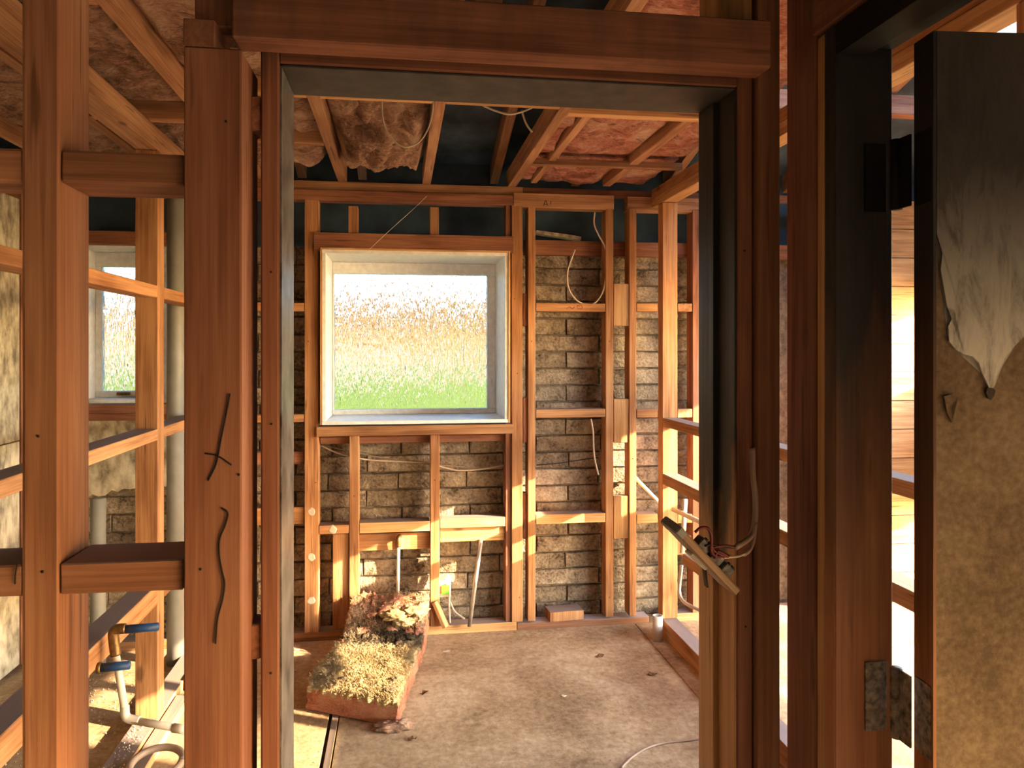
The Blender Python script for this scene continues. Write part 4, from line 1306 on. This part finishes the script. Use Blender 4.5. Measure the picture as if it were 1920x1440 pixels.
tube("white_stem", [(gb.x + 0.034, YB + 0.035, 0.046), (gb.x + 0.030, YB + 0.035, 0.15), (gb.x + 0.034, YB + 0.035, 0.26)], 0.006, 'pvc_white', g_)
tube("white_tail", [(gb.x + 0.034, YB + 0.035, 0.16), (gb.x + 0.06, YB + 0.02, 0.11), (gb.x + 0.11, YB + 0.0, 0.075)], 0.005, 'pvc_white', g_)
block("white_plate", (gb.x - 0.02, YB + 0.051, 0.18), (gb.x + 0.04, YB + 0.056, 0.27), 'pvc_white', g_)
def flake(name, px, py, r, mat, label, cat, seed):
    c = atZ(px, py, 0.002)
    rr = random.Random(seed)
    bm = bmesh.new()
    n = 9
    A = []; B = []
    for k in range(n):
        a = 2 * math.pi * k / n
        q = r * rr.uniform(0.55, 1.15)
        x, y = c.x + math.cos(a) * q * 1.4, c.y + math.sin(a) * q
        z = rr.uniform(0.001, 0.012) * (1 if mat == 'leaf' else 0.4)
        A.append(bm.verts.new((x, y, z + 0.002))); B.append(bm.verts.new((x, y, z)))
    bm.faces.new(A); bm.faces.new(B[::-1])
    for k in range(n):
        bm.faces.new((A[k], B[k], B[(k + 1) % n], A[(k + 1) % n]))
    bmesh.ops.triangulate(bm, faces=[f for f in bm.faces if len(f.verts) > 4])
    bmesh.ops.recalc_face_normals(bm, faces=bm.faces)
    return tag(mesh_obj(name, bm, M[mat]), label, cat)
flake("dry_leaf", 797, 1300, 0.016, 'leaf', "small brown leaf on the floor right of the batt", "leaf", 1)
flake("dry_leaf", 772, 1387, 0.013, 'leaf', "dark curled leaf on the floor in front of the batt", "leaf", 2)
flake("dry_leaf", 1126, 1230, 0.017, 'leaf', "orange brown leaf on the floor in front of the timber block", "leaf", 3)
flake("dry_leaf", 1224, 1265, 0.016, 'leaf', "dark leaf on the floor near the cut white pipe", "leaf", 4)
flake("plaster_chip", 838, 1222, 0.013, 'chip', "pale chip on the floor beside the batt's far corner", "chip", 5)
flake("plaster_chip", 1057, 1305, 0.010, 'chip', "pale chip in the middle of the open floor", "chip", 6)
flake("plaster_chip", 550, 1258, 0.014, 'chip', "pale chip in the shade left of the batt", "chip", 7)
flake("plaster_chip", 556, 1218, 0.016, 'chip', "white chip by the bottom plate left of the batt", "chip", 8)
# grit and crumbs that nobody could count
rr = random.Random(11)
V, F = [], []
V2, F2 = [], []
for _ in range(1500):
    m_ = rr.random()
    on_plate = 0.45 <= m_ < 0.6
    if m_ < 0.45:
        x, y = rr.uniform(-1.5, -1.05), rr.uniform(2.3, 3.8)
    elif on_plate:
        x, y = XL - PT + rr.uniform(0.008, PT - 0.008), rr.uniform(2.3, 3.2)
    else:
        x, y = rr.uniform(-0.85, 1.3), rr.uniform(1.5, 4.05)
    zz = 0.0455 if on_plate else 0.0005
    s = rr.uniform(0.0012, 0.005) * (1.3 if x < XL else 0.8)
    A_, B_ = (V2, F2) if on_plate else (V, F)
    k = len(A_)
    A_ += [(x - s, y, zz), (x + s * 0.6, y - s, zz), (x + s * 0.4, y + s, zz), (x, y, zz + s)]
    B_ += [(k, k + 1, k + 3), (k + 1, k + 2, k + 3), (k + 2, k, k + 3), (k, k + 2, k + 1)]
me = bpy.data.meshes.new("plate_grit")
me.from_pydata(V2, [], F2)
me.materials.append(M['chip'])
pg = bpy.data.objects.new("plate_grit", me)
COL.objects.link(pg); put(pg, wall_left)
pg["kind"] = "stuff"
me = bpy.data.meshes.new("floor_grit")
me.from_pydata(V, [], F)
me.materials.append(M['chip'])
gr = bpy.data.objects.new("floor_grit", me)
COL.objects.link(gr)
tag(gr, "pale crumbs of plaster grit scattered over the floor", "grit", kind="stuff")

# ================================================================== OUTSIDE
lawn = bpy.data.objects.new("lawn", bpy.data.meshes.new("lawn"))
lawn.data.from_pydata([(-40, 4.6, -0.45), (40, 4.6, -0.45), (40, 60, -0.45), (-40, 60, -0.45)], [], [(0, 1, 2, 3)])
lawn.data.materials.append(M['grass'])
COL.objects.link(lawn)
tag(lawn, "green lawn seen blurred through the window glass", "lawn", kind="stuff")
def hedge(name, label, x0, x1, y0, y1, h, seed):
    bm = bmesh.new()
    bmesh.ops.create_cube(bm, size=1)
    bmesh.ops.subdivide_edges(bm, edges=bm.edges[:], cuts=24, use_grid_fill=True)
    for v in bm.verts:
        v.co = Vector(((v.co.x + 0.5) * (x1 - x0) + x0, (v.co.y + 0.5) * (y1 - y0) + y0, (v.co.z + 0.5) * h - 0.45))
        n = fbm(v.co * 1.7 + Vector((seed, 0, 0)), 4)
        v.co += Vector((n, n, n if v.co.z > -0.3 else 0)) * 0.35
    return tag(mesh_obj(name, bm, M['hedge'], smooth=True), label, "hedge")
hedge("hedge", "low green hedge blurred behind the lower part of the large window", -6, 6, 11, 12.2, 1.40, 1)
nb = empty("neighbour_house", "orange brick house blurred behind the glass of the large window", "house", (2, 19, -0.45))
block("house_wall", (-9, 18, -0.45), (12, 19, 2.35), 'fence', nb, 0)
bm = bmesh.new()
vs = [bm.verts.new(p) for p in ((-9.5, 17.6, 2.36), (12.5, 17.6, 2.36), (12.5, 22, 3.0), (-9.5, 22, 3.0), (-9.5, 22, 2.36), (12.5, 22, 2.36))]
bm.faces.new((vs[0], vs[1], vs[2], vs[3])); bm.faces.new((vs[0], vs[3], vs[4])); bm.faces.new((vs[1], vs[5], vs[2])); bm.faces.new((vs[3], vs[2], vs[5], vs[4])); bm.faces.new((vs[0], vs[4], vs[5], vs[1]))
bmesh.ops.recalc_face_normals(bm, faces=bm.faces)
mesh_obj("house_roof", bm, M['tile'], nb)

def tree(label, x, y, h, r, seed):
    t_ = empty("garden_tree", label, "tree", (x, y, -0.45))
    tube("trunk", [(x, y, -0.45), (x + 0.1, y, h * 0.3), (x, y, h * 0.62)], 0.14, 'wood_red', t_, seg=10)
    bm = bmesh.new()
    bmesh.ops.create_icosphere(bm, subdivisions=4, radius=r)
    for v in bm.verts:
        v.co *= 1 + 0.7 * fbm(v.co * 0.9 + Vector((seed, 0, 0)), 4)
        v.co += Vector((x, y, h * 0.7))
    mesh_obj("crown", bm, M['hedge'], t_, smooth=True)
    o_ = t_
tree("garden tree blurred behind the right side of the large window", 2.9, 15.5, 2.1, 0.75, 3)
tree("garden tree blurred behind the left side of the large window", -3.4, 15.0, 1.9, 0.6, 8)
for i, x in enumerate((-5.5, -2.4, 0.4, 3.4)):
    f_ = block("house_window", (x, 17.93, 0.55), (x + 1.1, 18.0, 1.6), 'white_paint', nb, 0.01)

# nail heads and holes in the near timbers
def nail(px, py, Y, parent, r=0.0016):
    c = atY(px, py, Y)
    tube("nail", [(c.x, Y - 0.0012, c.z), (c.x, Y + 0.006, c.z)], r, 'nail', parent, seg=8, curve=False)
for px, py in ((80, 1072), (72, 818)):
    nail(px, py, Y1 - 0.0003, wall_front)
for px, py in ((376, 1067), (448, 890), (424, 228)):
    nail(px, py, Y1 - 0.0062, wall_front)
for px, py in ((508, 510), (509, 795), (508, 1262), (1396, 470), (1398, 1175)):
    nail(px, py, Yj - 0.0003, trim_1, 0.0014)
for px, py in ((578, 640), (592, 905), (970, 700), (965, 560), (974, 1120), (1143, 640), (1187, 860), (997, 640), (1143, 1120), (815, 900), (664, 930)):
    nail(px, py, YB - 0.0003, wall_back, 0.0028)
